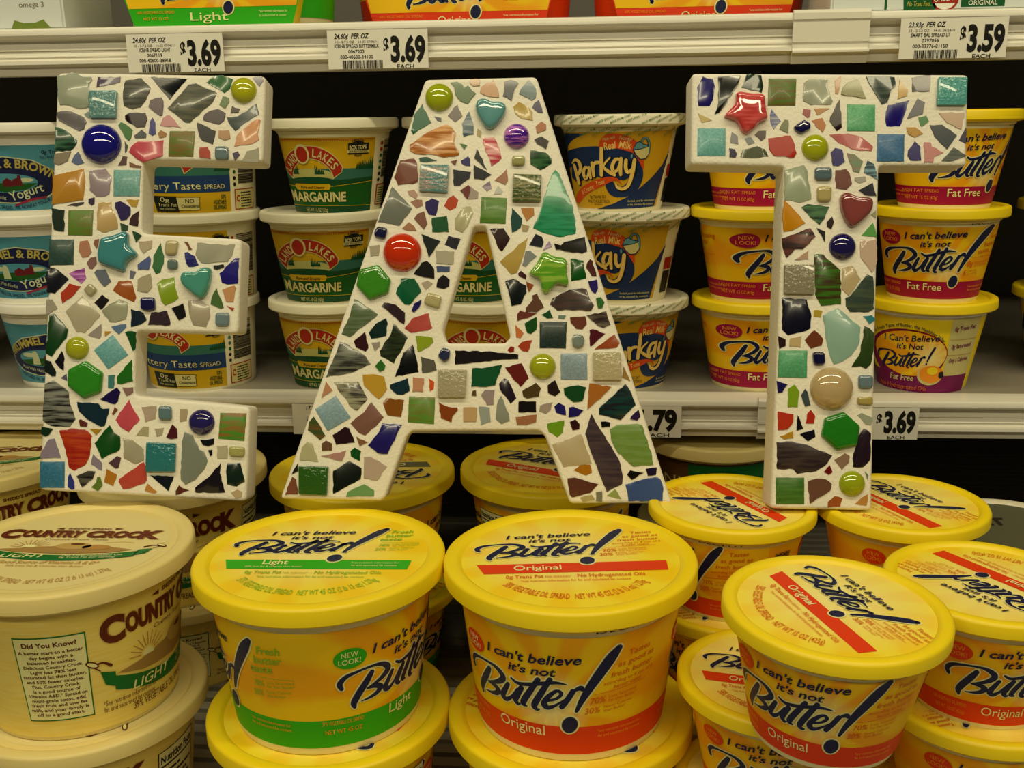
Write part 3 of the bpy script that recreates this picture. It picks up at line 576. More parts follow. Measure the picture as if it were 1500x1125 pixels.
TILES = """
@E 50 100 7.5
p 9aa58a 255,80 350,75 415,45 480,65 540,95 630,95 640,130 610,170 600,430 510,445 380,410 285,405 260,300
p 5c5265 705,95 790,100 950,95 950,155 870,175 685,210
p 66695a/4a4c40 1005,130 1180,108 1280,220 1230,350 1170,430 1085,452 985,415 975,260
q 5f8f88 615,255 905,250 920,270 910,555 620,555
p 4a323a 1340,330 1400,320 1420,360 1410,520 1380,525 1255,425 1280,350
p 6b6a68 245,485 310,470 420,480 550,540 580,590 550,670 495,690 440,660 330,605 270,570
p 6e7a74 550,505 600,475 610,555 575,535
p 220a14 1000,520 1040,490 1220,488 1248,560 1220,650 1130,655 1040,600 1000,565
p 221e78 1300,540 1335,600 1340,720 1300,742 1262,715 1270,590
p 1f6a14 925,625 955,590 1000,610 1085,680 1065,770 1040,800 1000,760 970,700
p 3c4445 1100,740 1180,675 1235,720 1230,765 1110,770
c 14127a 740,835 220
p 14301c/3c6c4c 230,640 300,660 400,720 475,795 470,830 400,910 230,915
p 7c7558 225,940 410,915 370,1020 270,1065 215,1040
p 4d5f86 485,915 550,1040 475,1063 412,1030 440,960
p 2d3a26 995,800 1030,850 1020,910 1000,930
p c04a55 1040,920 1070,860 1140,805 1270,800 1425,790 1415,965 1200,1035 1130,1000 1090,960
p 4f2a2a 975,965 1025,970 1015,1060 925,1068 960,1010
p 7c4f2e 1045,1030 1180,1075 1170,1095 1050,1080
@E 220 100 7.5
p c48a88 110,630 140,550 185,515 220,520 270,570 340,655
p 9c6a1c 85,720 120,680 185,715 170,750 105,768
p 0a0d10 5,95 405,118 215,350
p 565a4c/6e6e58 190,440 420,180 500,165 735,270 690,370 440,600 385,600 350,570
p 386b3a 615,150 700,82 800,80 910,120 880,230 815,275 740,230
c b0b414 1028,245 143
p 5f5c70 1125,105 1225,88 1245,135 1200,205
p 4a6a18 800,305 865,325 870,370 825,445 760,400
p 2a0e12 900,415 985,445 970,485 885,490
p 545e58 845,545 960,530 1060,475 1165,385 1200,500 1040,600 935,690 880,630
p 3c2830 590,515 650,470 750,450 830,495 815,575 760,620 580,570
p 06060a 515,595 600,630 720,690 690,840 575,800 545,760
p b08a5a 755,685 870,680 885,770 820,790 750,760
p cf9a6a 920,865 950,740 1100,600 1190,555 1215,570 1180,720 1200,785 1140,825
t 5f7a24/7c6a2c 215,690 495,690 475,975 200,970
p a83410 545,870 630,865 660,920 665,995 545,980
b 6a8080 715,860 865,860 870,1010 715,1010
p 3a3450 905,935 965,910 985,955 930,1015
p 9a9a7c 1000,1025 1060,915 1190,870 1195,1035
@E 50 240 7.5
p b8862a 210,135 320,105 545,52 565,190 540,400 400,420 190,450
p 9a8c90 610,75 790,55 850,140 830,330 790,355 680,360 610,290
t 6aa298 875,65 1168,68 1158,358 872,355
p 2c1c38 600,385 665,370 665,440 630,460 598,430
p 3c3434 360,460 460,430 550,420 545,440 470,470
p 0a2410 190,488 335,505 330,745 215,725
t 5c8428/6c7428 378,508 652,505 640,790 370,785
p bfa668 705,430 850,415 850,480 910,600 925,720 760,760 690,720 690,560
p 20104e 895,425 950,410 1060,475 1060,560 1020,610 955,625 915,530 890,480
p b8962e 1010,395 1155,390 1130,475 1070,470
p 32141c 1075,565 1155,515 1140,690 1045,665
p 2d4a2c 945,650 1035,680 1030,735 960,740
p 164420 1080,735 1185,785 1120,865
t 26443a 170,830 440,830 435,1110 160,1115
p b07d5e 505,850 590,840 635,970 600,1020 530,1030 490,960
p 8c5f44 670,830 715,825 690,935 655,880
p 84625a 580,1090 620,1030 680,1018 690,1100 640,1160 610,1150
s 3f8a8c 705,1000 740,815 880,790 1000,740 1045,770 1045,890 1160,1000 1030,1085 1000,1200 870,1150 720,1095
p b8ad8c 1150,850 1300,840 1290,930 1200,990 1160,930
@E 190 330 7.5
p 3a7240 345,195 360,290 380,340 375,420 340,520 290,540 250,460 260,340
p 526290 215,335 235,370 210,490 90,490 90,430
b b5ac78 400,165 545,170 520,330 390,330
b 60766f 420,375 530,378 535,480 420,495
p 6f7080 10,495 75,510 40,585 0,580
p 7a5030 600,180 640,185 690,265 650,270
p 3c4a86/1c1a60 600,300 640,295 720,340 760,440 650,460 620,420
p a9ac92 740,190 1020,215 1160,210 1130,330 1080,400 870,420 780,410 720,320
p 26261e 920,440 1030,425 1040,460 960,490 925,480
p 221c78 1160,360 1205,360 1190,640 1080,652 1010,630 985,530
h 4a9a84 560,570 600,510 680,510 740,520 790,470 870,460 910,490 905,580 870,730 810,820 760,800 650,720 580,650
p a8a085 640,830 760,815 880,890 890,1000 840,1120 700,1100 650,960
p 4c6c34 955,690 1035,905 1000,920 890,865 920,750
p c4945f 1015,710 1150,660 1170,690 1140,845 1060,840
p a8401c 1065,880 1150,910 1130,945
b 6f8888 945,960 1100,960 1100,1110 945,1110
p 86a41e 300,640 360,590 490,570 500,680 540,800 470,850 390,885 350,840
b 17164a 120,790 280,790 290,930 200,950 125,920
p aaa684 90,590 230,530 250,680 200,740 80,720
p 0a0808 460,910 585,860 620,1000 540,1045
p 10202c 15,920 150,960 190,1040 120,1090 15,1118
p 33242a 240,960 410,940 450,1080 440,1100 200,1095
@E 50 380 7.5
p 9c5210 865,345 930,235 1070,235 1125,420 1100,470 980,420
p 14161c 140,95 230,95 385,215 230,375 140,370
p 8a3a90/d090d0 380,155 470,115 560,90 575,210 520,270
p b03a1a 295,370 390,262 515,295 440,390 310,485
p 667078 660,140 690,110 780,110 850,240 775,305 720,240
b a8a47a 545,335 620,255 705,335 625,420
p 140a0c 660,475 750,385 830,445 735,555
p 9ca283 745,560 830,490 930,435 1035,475 1010,660 900,690 830,690
p b4b090 345,570 530,400 730,610 560,810 470,800
p 9f9d88 140,440 200,440 260,540 130,610
p 0c3c12 170,610 230,595 380,770 360,860 190,1070 130,1030
c a6ae18 475,975 132
p 9a958a 590,830 740,710 740,840 720,870
t 62a0a0 655,995 865,825 1035,1050 815,1210
p 5c7898 845,735 1010,710 1015,740 935,825 880,780
p b8922c 775,790 850,790 780,845
p 0e4a14 1000,800 1030,785 1120,800 1115,980 1085,1005
@E 40 500 7.5
p 0c0a10 300,225 380,105 410,190 400,325 350,290
p 101c14 200,205 260,220 320,340 310,380 270,385 190,335
p 5a6070 370,400 430,355 440,435
x 2f8a1c 650,210 840,345 820,560 625,635 450,490 455,310
p 1f6a14 985,390 1150,200 1160,440 1040,470 990,465
p 3f8078 890,370 965,370 950,515 890,515
p 8c7068 1045,505 1160,505 1165,560 1090,600
p 170a44 795,635 985,505 1025,560 1000,660 965,692
p 83897a/1c1814 190,470 290,430 400,500 460,560 470,680 530,860 470,940 260,930 170,870 180,620
p 0e2a34 545,665 780,680 830,740 905,735 850,930 810,940 640,840 570,770
p 5f2a22 565,865 590,855 665,895 660,940 580,935
p 7c4a30 930,800 960,720 1000,750 950,810
p c8505a 1120,640 1235,860 1115,1000 1020,940 970,860
p b8a890 1255,720 1420,710 1410,850 1300,890
@E 40 600 7.5
p 0c2c14 160,185 285,210 240,280 200,297 155,270
p a02010/b84014 350,230 520,205 640,220 710,290 690,500 640,610 520,675 460,640 420,440
p b0881c 690,212 820,212 755,280
p 0e4a10 905,170 955,255 1020,295 1020,440 820,545 740,370
p 8b8290 240,325 300,315 370,520 365,530 145,530 150,480
p 8a8290 725,490 800,560 825,590 820,670 700,600
p 553a40 985,510 1030,530 1005,640 970,645 895,585
t 2c6c8a 140,572 412,572 410,860 140,860
p 2e3684 470,695 520,800 520,870 490,885 445,850 445,740
p 5a5a4c/1c1a18 540,730 665,670 750,680 720,760 605,855
p 5f7c28 770,740 800,740 830,830 775,895 705,850 760,800
p b4781c 870,650 985,715 945,840 845,795
p bc4a38 1010,760 1280,575 1310,660 1315,770 1290,810 1120,870 1050,875 1005,790
p a8a688 1050,310 1150,330 1280,430 1280,560 1190,600 1060,540
p b0aa82 1195,280 1280,185 1335,185 1330,290
p b0aa88 1400,210 1500,200 1480,280 1420,300
p c08a3c 1320,810 1430,900 1400,920 1290,890
@E 200 580 7.5
q 2c7878 120,505 440,520 430,830 110,830
b 5f7d80 245,110 390,110 395,265 250,265
p b0a480 480,140 560,140 550,270 480,280
p 4a1a1e 395,310 445,360 450,460 380,475 325,450
c 241c5c 717,290 145
t 4c8c24/8a6a28 920,185 1210,190 1185,495 900,470
p 0c1014 700,480 770,480 855,465 850,530 790,555 730,540
p 0c0c10 785,595 835,590 835,640 815,665
p b8b490 885,550 1000,540 1000,690 890,690
b a8a860 1020,550 1195,560 1190,670 1020,660
p 0c2414 1000,740 1140,735 1190,940 1100,995 995,970 985,830
p 808a78 525,390 620,430 690,590 745,610 785,710 750,800 650,920 540,980 485,920 500,500
p 140c14 925,735 915,850 975,1060 645,1062 640,1010 780,900
p 0c1418 150,870 410,885 350,1045 210,920
p 5a2c14 470,980 500,1010 580,1035 430,1088 430,1040
p c0b080 1040,1060 1110,1025 1165,1050 1155,1110 1090,1125
@A 600 105 7.5
c a0b010 325,285 156
p 3a5f18 450,120 520,110 580,140 600,180 640,150 690,210 730,240 690,290 640,360 560,330 500,250 490,170
p c09a68 665,85 765,80 770,155 700,160 660,125
p c08f5c 775,235 785,170 850,120 900,115 915,85 970,190 985,285 890,280
p 0e1f2a 1045,110 1110,92 1195,125 1150,200 1120,325 1060,280 1025,270
p 44605f/607c7c 1310,90 1390,190 1385,290 1345,322 1200,245 1220,190
h 5f9c96 720,370 760,305 840,305 900,345 1000,335 1070,380 1050,480 980,580 890,650 830,620 770,530 730,450
p b89f4a 1140,385 1195,330 1260,355 1350,440 1355,540 1230,520 1160,460
p 26104c 1420,310 1465,455 1410,450 1345,395 1370,345
p 0a5f36 140,350 155,410 245,560 100,640 40,695 15,650 50,480
p 706862 525,360 580,490 500,555 420,485
p 484c58 270,490 350,510 345,555 300,535
p 4c6470/a0b0b0 655,435 705,600 705,690 590,715 575,570
p a8641a/e0b070 0,800 200,660 400,580 440,590 510,680 490,780 545,885 540,920 380,945 250,910 60,905 0,870
p 3c6f1e 550,790 635,810 600,860
p c04450/e8b0a8 800,725 930,715 975,820 1010,950 980,990 900,1040 880,960 830,870
c 4a1a90/c880c8 1175,710 142
p a89a60 745,620 790,660 780,720 740,700
p a8642c 1385,600 1450,545 1500,580 1500,640 1400,680
p 1c0d08 1370,745 1450,710 1530,760 1500,850 1400,790
p 12301a/3c6c3c 1320,930 1330,860 1500,890 1560,960 1560,1010 1440,1085 1330,1020
b a0a060 1125,925 1270,925 1265,1035 1120,1035
p 16503c 105,950 200,940 300,975 200,990 110,985
p 682c14 450,990 520,970 500,1030
p 1c1a60 565,980 640,930 665,960 665,1040 610,1035 570,1010
p 141210 735,845 800,960 850,1080 710,950
@A 540 240 7.5
p 7a4a38 345,-40 500,-60 530,-20 540,200 490,220 320,235 280,150
q 5f8f88/b0a090 570,10 885,15 870,320 555,305
p 0c1420 930,60 1125,90 1110,160 1000,240 935,240
p 100e12 1155,10 1350,120 1265,180 1160,165
p b89a84 430,300 500,285 540,340 520,385 440,340
p 767e6e 260,250 310,300 480,490 340,680 105,640 150,520
p a07860 460,420 520,390 590,395 595,460 530,490
p 1f0e58 620,420 700,380 775,410 760,500 740,570 660,560 625,490
p b84014 825,460 870,380 930,345 985,400 960,480 890,515
p 6c2c20 1005,295 1095,230 1120,260 1090,395
p a89a8e 1125,250 1205,310 1200,380 1098,392
p 6a5a74/b0a8b0 1330,190 1350,270 1300,305 1245,250
p c8d0c0 1425,240 1475,300 1460,330 1375,330
p 825844 610,520 645,660 610,725 500,600 540,545
p a87c54 365,710 440,640 500,680 525,735 420,730
p 0e5020 690,600 860,570 880,750 700,750
p b4b488 1050,470 1120,460 1150,540 1090,690 1030,760 950,720 950,600 1000,520
b 16183c 60,760 100,685 215,710 185,835 70,805
c c83000 370,975 213
p 101c16 580,770 790,850 660,1030
p b0ae90 740,950 940,960 930,1100 745,1090
p 221e28 875,785 1010,825 965,945 835,890
p aaa486 10,900 120,890 110,1010 20,1020
@A 690 240 7.5
t 4c7820/5c8828 115,362 395,375 380,660 95,650
p a87a5c 395,55 405,185 375,230 260,180
q 41561f/8c8c5c 465,115 775,125 765,420 450,415
p 2f9a66/1c8050 925,65 970,110 1110,440 1150,620 1150,770 980,805 800,760 680,710 770,480 830,280 890,110
p b8803a 545,485 690,480 695,560 610,635
p 0c443c 450,480 515,550 560,600 545,700 450,760 435,600
p b0a070 560,660 640,680 620,740 560,740
p 33201c 205,715 360,705 430,820 340,965 300,930
p b8a04c 625,805 590,960 565,1035 500,1200 440,1215 320,1075
p 10161e 710,770 780,800 800,860 780,920 720,910 640,890
p 7a5a8c/c0b0d0 860,845 890,910 790,950
p 0c0806 915,880 985,895 1020,860 1250,800 1275,960 1220,985 930,940
p 848c88 600,960 650,950 720,1015 600,1130 560,1110
@A 720 370 7.5
s 5aa020/90c040 395,235 500,110 555,0 600,-5 680,40 800,60 835,100 825,210 850,340 830,375 720,340 620,450 570,455 540,400 530,300
p 0c5010 870,65 1010,90 1045,280 875,315
p 4c1c12 1045,120 1080,70 1110,90 1155,265 1100,260 1040,170
p 1c1060 1060,315 1160,295 1170,400 1140,455 1100,425
p 2f6a24 1145,500 1200,490 1240,545 1220,610 1170,615
p 4f3c34/3c3830 640,570 670,500 850,410 1000,390 1050,410 1075,500 1125,580 1095,640 850,630 720,635
p 0c1412 150,310 240,285 380,360 385,440 320,570 220,590 190,450
p 3c1014 290,230 320,200 385,250 375,295 300,260
p 8c4414 380,315 465,355 410,435
p 60402a 380,600 450,520 450,470 500,450 575,600 500,655 375,655
p 6a3222 280,680 310,640 500,665 400,720 285,750
p 10481c 550,680 640,630 675,720 610,725
p 6c8c7c 735,690 820,690 800,730 730,720
p 6a3624 860,710 1030,700 1045,790 1000,845 930,840 870,770
p 6c6450/2c1c1c 1045,690 1260,645 1310,790 1230,830 1160,800 1090,740
p 0c4a0c 365,775 495,705 495,850 430,895 390,880
p c8783c 260,790 355,885 320,940 270,930
t 182e26 528,762 828,762 818,1055 528,1050
b 7c8c80 880,940 910,895 1000,900 1025,960 1010,1030 950,1055 890,1030
p 4c0814 1075,850 1110,840 1250,890 1100,1030 1080,1030
p 984814 1130,1065 1210,1000 1290,940 1350,895 1410,985 1380,1045
p a83c18 290,1030 330,980 450,960 400,1090 340,1080
p 8c2414 175,1070 210,1030 250,1040 245,1085 200,1095
@A 500 370 7.5
x 3c8c1c 200,185 410,130 550,300 520,450 310,530 165,370
p 0a0606 795,235 880,110 940,90 1020,180 1025,290 910,270
p 44547c 1045,150 1195,150 1190,210 1050,215
p 140a10 1045,380 1060,290 1120,245 1190,300 1185,370 1130,400
p 0c5c34 655,280 800,280 850,350 880,430 750,575 700,570 600,450 610,390 650,340
p b0a78c 880,330 950,305 1005,340 930,410
b b4b078 950,430 1110,480 1080,620 900,560
p 1c1260 880,515 860,600 800,660 770,640 800,560
p 50643c/68785c 145,510 230,560 405,680 90,930 0,900 100,660
p 2c1a1e 445,590 470,548 600,575 700,660 690,790 640,760 520,650
p b44a40 690,830 775,725 960,665 1000,830 950,855 760,880
p 08261e 300,880 380,780 495,720 510,780 495,915 330,945
p 300a10 135,970 260,870 300,1050 270,1090 160,1040
p 9a9484 335,990 400,985 420,975 425,1030 370,1080
p 8ca41c 820,910 1000,930 1015,980 960,1040 840,1090
@A 440 490 7.5
p 2c3a1e/1c2412 870,180 990,0 1025,-120 1180,35 1030,320 880,240
p 6c7460/2c2820 435,85 490,95 720,240 775,325 560,420 280,470
p 2f6c20 885,275 935,340 920,390 870,410 820,345
p 080a0a 1235,110 1255,160 1300,415 1040,465 1130,200
p 5c5c4c 1320,240 1470,280 1500,390 1340,425
p c09a2c 685,440 810,435 920,460 955,600 900,680 860,710 780,640 700,560
p 0c2c36 985,550 1180,475 1200,620 1130,665 1060,660 985,590
p c4906a 1235,470 1360,480 1350,630 1230,625
p d0561c 1410,480 1470,520 1465,600 1425,625
p bc8a62 280,510 355,610 230,700
p a0a282/3c362c 365,525 640,520 740,705 620,840 540,780
t 7c9ca4 160,820 390,670 555,915 300,1065
p 805c4c 550,975 700,850 780,740 920,910 830,1010 710,1110 640,1080
p 84500c 905,750 945,700 1140,720 1105,910 960,890
t 5c8c28/6c7c28 1195,680 1480,690 1470,985 1180,965
@A 600 490 7.5
b 28304c 360,140 450,165 440,270 380,310 305,240
p 140a0c 500,175 930,190 1195,220 1195,270 920,285 500,330
q aaa482 315,385 630,385 615,690 310,690
p 0e5028 690,370 790,370 900,350 1020,330 940,560 840,575 675,570
p 641a12 1050,360 1230,315 1310,480 1215,580 1130,480
p 5a4a20 690,620 725,610 735,675 680,670
p 9a8c88 785,660 830,605 935,610 920,770 850,775
p 221622 980,540 1040,480 1080,500 1175,700 1110,765 990,600
p 84400c 320,745 420,790 525,800 530,830 470,900 460,965 345,920
p c0a470 590,800 740,800 730,960 590,960
p 98a498 760,790 880,800 890,960 780,1000
p 8c9684 1005,670 1090,870 1100,950 1010,985 945,930 960,770
p 0c0604 1195,735 1390,735 1390,855 1195,855
p 4c3c14 1235,620 1390,530 1445,590 1420,680 1290,705 1250,680
p a06c44 1165,910 1280,890 1395,880 1390,960 1280,995 1180,990
@A 760 490 7.5
c a0ac14 262,352 147
t 8098a0 460,210 750,205 755,500 460,495
q b8b284 812,195 1115,195 1130,500 812,500
p 9c7c34 1150,345 1225,515 1135,470
p 20100c 315,560 400,500 455,630 400,680 320,640
p 0c4414 490,590 650,555 740,580 700,730 600,745 500,660
p a8681c 775,535 1015,575 900,700 755,825
p 103c34/181c20 1170,540 1240,650 1285,775 1120,940 880,880 880,810 1060,650
p a09684 235,780 370,740 350,830 300,870 225,845
p 1c1460 390,790 440,750 500,780 520,890 410,860
p 1c1258 550,800 600,790 710,830 660,890 545,910
p 300a0c 560,960 620,930 670,985 665,1040 590,1055
p 6c9c14 310,980 500,940 480,1080 420,1130 330,1070
p 060806 900,955 1005,965 1000,1010 910,1020
p 2c1644 1230,900 1315,825 1335,900 1300,945 1225,930
@A 405 610 7.5
p 3c5020/6a5020 410,0 540,210 480,260 345,150 360,60
p b4b488 345,270 390,290 460,500 250,480 280,340
p 1c1c14 240,510 240,600 170,635 190,580
p 7a4a30 175,660 215,690 235,855 95,860
q 2c5c14 250,540 575,550 560,865 250,850
p 0a1208 800,490 935,570 925,690 620,850 620,600
p 240c10 615,205 755,110 800,130 860,285 655,310
p 6a4c30 495,300 545,265 610,300 610,375 500,380
p b0887c 490,430 700,395 765,370 720,490
p 0c4c14 810,380 860,340 930,380 915,490 820,440
p 1e1664 1160,75 1380,90 1220,415 1110,405 1005,320 1120,180
p 84603a 875,220 1000,285 915,330
p b8a894 960,440 1040,440 1215,550 1110,700 960,680
p 70a05c 780,830 960,745 1075,810 1075,870 765,880
@A 790 610 7.5
p 4a3e3c/3a2e34 570,-30 620,60 880,480 920,660 910,740 740,830 700,740 610,500 505,190
p 6c9038/789c50 770,140 850,90 1080,80 1130,100 1230,390 1255,530 1030,550 860,400 790,260
p b8ac80 140,310 460,190 580,520 260,560
p a8700c 375,590 460,530 560,525 580,620 515,650
p 5c3420 310,680 390,670 650,745 560,840 360,890 330,860
p 0c0804 960,640 1000,590 1145,620 1015,695
p 1c1030 1170,575 1290,560 1285,640 1190,655
p 3c5488 945,750 1100,700 1290,660 1330,690 1365,800 1355,930 980,930
p 7c7c60 620,830 690,820 690,940 620,930
p 94a454 740,870 830,795 905,905
p b0a468 450,890 580,860 610,910 480,940
@T 1000 100 7.5
p 1a1268 220,90 330,115 355,200 330,350 295,420 175,420 160,210
p 080c06 390,95 635,80 610,180 400,490 350,508 390,380
p 0c2c1c 700,70 740,60 865,75 885,200 870,270 645,215
s c03c38/d86058 580,280 620,262 740,285 860,285 895,310 905,450 935,560 830,610 770,680 690,735 640,700 590,590 450,540 470,500 570,400
t 56761e/6c6020 945,112 1248,112 1238,412 932,412
p 3c4c94/a0a8a0 975,450 1080,580 1000,675 965,600 960,520
p 6a7444 1120,565 1160,570 1160,715 1060,670
p 901c10 1330,445 1405,455 1395,530 1370,545 1315,500
b 0c0c40 1215,645 1330,565 1400,610 1400,670 1290,730 1230,690
p b8a44c 165,490 325,570 210,600
t 62a49c 165,660 472,660 470,965 160,965
p 848884 540,700 605,745 610,835 525,820
p 7c8884 680,770 750,755 790,815 720,845
p 4c3a30 790,730 830,690 915,685 910,760 860,800
p 140c3c 510,880 570,890 595,945 580,980 510,975
p 3c4418 630,975 660,890 820,855 910,890 940,970 800,990
p b02c14 940,770 1180,740 1215,800 1250,930 1225,985 1000,960 955,900
c a4b010 1455,875 150
@T 1180 100 6
p a4ac90 -15,130 30,95 195,90 190,170 240,290 225,318 40,322 -25,290
p b07418 75,355 215,355 100,415
p a86c14 255,110 315,70 300,165 285,230 258,225
p 7c7c34 320,180 370,125 450,95 490,160 530,265 310,230
p 3c4a40/586458 530,75 640,68 780,80 790,155 750,190 720,300 670,318 600,210
p b8901c 825,100 900,190 890,245 805,275
p 30221c 932,85 1100,60 1090,205 935,210
q 54a498 1160,85 1410,85 1400,330 1145,330
t 54a46c 362,315 612,320 610,555 360,552
p 20080c 300,275 320,520 275,555 210,470 215,430
p b0640c 50,460 145,435 180,500 150,570 95,520
p 180c70 725,325 910,280 830,510 710,510 700,400
p 54545c 985,265 1050,300 1030,400 890,445 930,370
p 2c7824 990,435 1060,415 1085,465 1015,515
p b48814 885,520 960,520 1030,575 960,610 900,580
p 222c34 1090,500 1200,495 1330,590 1245,715 1130,600
p c0a684 1170,390 1395,390 1370,540 1240,480
p 1c1030 1410,520 1410,660 1345,635
p c0706a 205,585 370,575 490,600 595,690 580,730 440,720 290,660
t 3c6c94 632,578 870,580 865,822 622,820
p 1c1464 220,745 260,700 320,715 345,820 290,860 240,855
p 8c7a64/6c8c64 360,745 430,755 505,820 470,920 415,905
p 1c3c4c/80b0b8 545,810 600,840 640,980 510,915
p 160c60 900,720 960,640 1010,690 1015,810 920,810 895,770
p c4847c 1040,650 1100,650 1110,690 1215,740 1130,780 1120,830 1040,830
p 606858/404a44 1195,815 1300,695 1415,770 1260,820
@T 1120 240 7.5
b 566c70 545,40 735,40 735,185 545,185
p 6c3c2c 775,70 890,55 930,100 960,220 900,285 780,270
p a4a490 990,150 1110,140 1110,190 1040,215 985,180
p 080a20 1030,290 1185,210 1230,350 1100,345
p 9aa887 220,70 430,5 470,80 515,390 390,430 220,400
b b0a664 570,250 735,250 725,420 570,420
h 84423a 815,380 850,325 910,320 1000,370 1140,370 1185,410 1170,520 1090,610 950,720 880,650 830,520
p c88a0c 215,400 330,510 450,650 300,735 210,750 195,600
p 12321a/4c7c4c 405,475 470,440 710,470 660,600 600,670 500,590
p 200c08 680,640 740,580 760,640 730,720 680,690
p 2c1c18/6c3c30 190,820 500,705 560,800 420,940 330,940 235,1035 200,920
p 0c1214 570,705 660,740 660,865
c 1c1450 855,912 150
p 58a048 1190,645 1235,800 1060,790
p c4ae94 1050,850 1230,830 1230,1100 1180,1200 1050,1020
p b89a7c 480,950 480,1045 330,1055
p a0a078 1220,510 1220,600 1170,560
@T 1110 370 7.5
q 8c8a6c 285,135 620,135 615,460 280,455
p 3a6c14/3c2c0c 615,20 720,20 790,90 910,190 915,570 695,585 630,460
p b8a878 930,170 1040,140 1130,290 1000,480 920,400
p 34443a/48583c 1200,240 1265,265 1280,420 1275,620 1220,655 1010,655 965,590 960,500 1010,480
p 08081a 265,495 540,515 590,700 580,830 540,860 330,910 265,850
p b09c2c 615,630 710,640 690,710 610,700
p 2c8084 1155,700 1250,685 1295,735 1225,790
p 8cb4a0 710,690 880,610 1130,820 1115,1000 1030,1130 930,1200 830,1230 780,1110 740,900
p 2c4414 1170,805 1230,830 1285,890 1270,1080 1240,1230 1190,1280 1130,1250 1030,1255 1110,1130 1150,960
p 6c3414 515,965 620,850 720,950 700,1020 580,1055
p 280c10 225,915 305,950 305,1025 235,1055
p c4b07c 350,940 480,915 470,1040 345,1030
@T 1110 500 7.5
t 4c9c68 232,98 545,98 540,400 220,395
b 0c0c38 595,115 730,115 735,260 610,265
c bca872 810,520 240
b 647c80 1100,370 1260,370 1260,520 1100,520
b a89c50 1090,610 1255,605 1260,700 1090,690
p 14104c 205,430 325,470 270,560 220,565
p 7ca414 330,520 405,470 455,550 440,725 330,725
p 3c4c48 475,590 520,520 550,560 580,700 520,715
p b83414 220,770 390,800 390,890 330,965 220,975
p 0c080c 440,810 500,960 425,985
p b02c14 580,750 630,820 615,905 525,900 540,800
p b88c1c 240,1040 390,990 390,1060 290,1075
p 080810 460,1020 620,965 635,1050 550,1100
x 1f7c14 940,770 1120,930 1085,1150 860,1200 690,1040 730,840
p 98a488 1095,810 1140,785 1265,840 1245,920 1190,915
@T 1110 610 7.5
p 20101a 1130,170 1170,130 1245,190 1235,480 1160,560 1045,560 1040,470 1080,310
p 2c2020/443830 205,285 370,275 540,310 820,430 760,520 650,600 430,635 390,580 210,580
p 6c0c10 790,535 820,610 780,640 725,610
p 8c7458 840,480 960,405 1010,430 1000,510 925,585
t 3c6c1c/4c7c28 195,670 510,670 510,965 200,965
p 6c4a34 550,710 640,680 740,685 815,740 800,810 570,960
c 98aa0c 1035,740 145
p a0561c 770,940 840,875 930,900 905,990 770,1000
p b8883c 1065,960 1210,850 1195,980
p 6c8468 1175,600 1215,650 1200,690
"""
# ------------------------------------------------------------------ the refrigerated case: back, floor, two shelves
LIP_Y, Z_SHELF, Z_TOP, Z_FLOOR = .925, -.2535, .0815, -.488
DARK = mat('case_liner', (.10, .095, .08), .6)
ENAMEL = mat('shelf_enamel', (.30, .275, .22), .4)
RAIL = mat('price_rail_plastic', (.82, .79, .70), .28)
bm = bmesh.new(); box_bm(bm, -1.6, 1.6, 1.48, 1.50, -.6, .9)
tag(link_mesh('wall_back', bm, DARK), kind='structure')
bm = bmesh.new(); box_bm(bm, -1.6, 1.6, -.2, 1.48, Z_FLOOR - .02, Z_FLOOR - .004)
for i in range(70): box_bm(bm, -1.6, 1.6, .30 + i*.017, .30 + i*.017 + .0105, Z_FLOOR - .004, Z_FLOOR)
tag(link_mesh('floor', bm, ENAMEL), kind='structure')

def rail_profile(y0, z1, h):
    """price rail: rounded nose, ribbed channel, lower ridge, sloping foot; z1 top, h height"""
    q = h / .0373
    P = [(.02,0),(-.004,0),(-.0068,-.0008),(-.008,-.003),(-.008,-.0058),(-.0066,-.0075),(-.001,-.0085),(.0020,-.010),(.0012,-.0158),(-.0006,-.0162),
         (-.0006,-.0172),(.0014,-.0176),(.0004,-.0214),(-.0010,-.0218),(-.0010,-.0226),(.0004,-.0230),(-.0004,-.0252),(-.0075,-.0258),(-.0078,-.0286),(-.004,-.0292),
         (-.002,-.0305),(.0,-.0373),(.02,-.0373)]
    return [(y0 + y, z1 + z * q) for y, z in P]
def shelf(name, z, label, rail_h):
    t = empty(name, (0, LIP_Y, z)); tag(t, label, 'shelf')
    bm = bmesh.new(); box_bm(bm, -1.3, 1.3, .02, .55, -.014, 0)
    o = link_mesh('shelf_deck', bm, ENAMEL, t)
    bm = extrude_profile(rail_profile(0, 0.0, rail_h), -1.3, 1.3)
    link_mesh('price_rail', bm, RAIL, t, smooth=35)
    return t
sh_mid = shelf('display_shelf', Z_SHELF, 'white metal shelf with a price rail holding the round margarine and spread tubs', .0373)
sh_top = shelf('display_shelf', Z_TOP, 'white metal shelf with a price rail holding the boxed twin packs at the top', .0400)
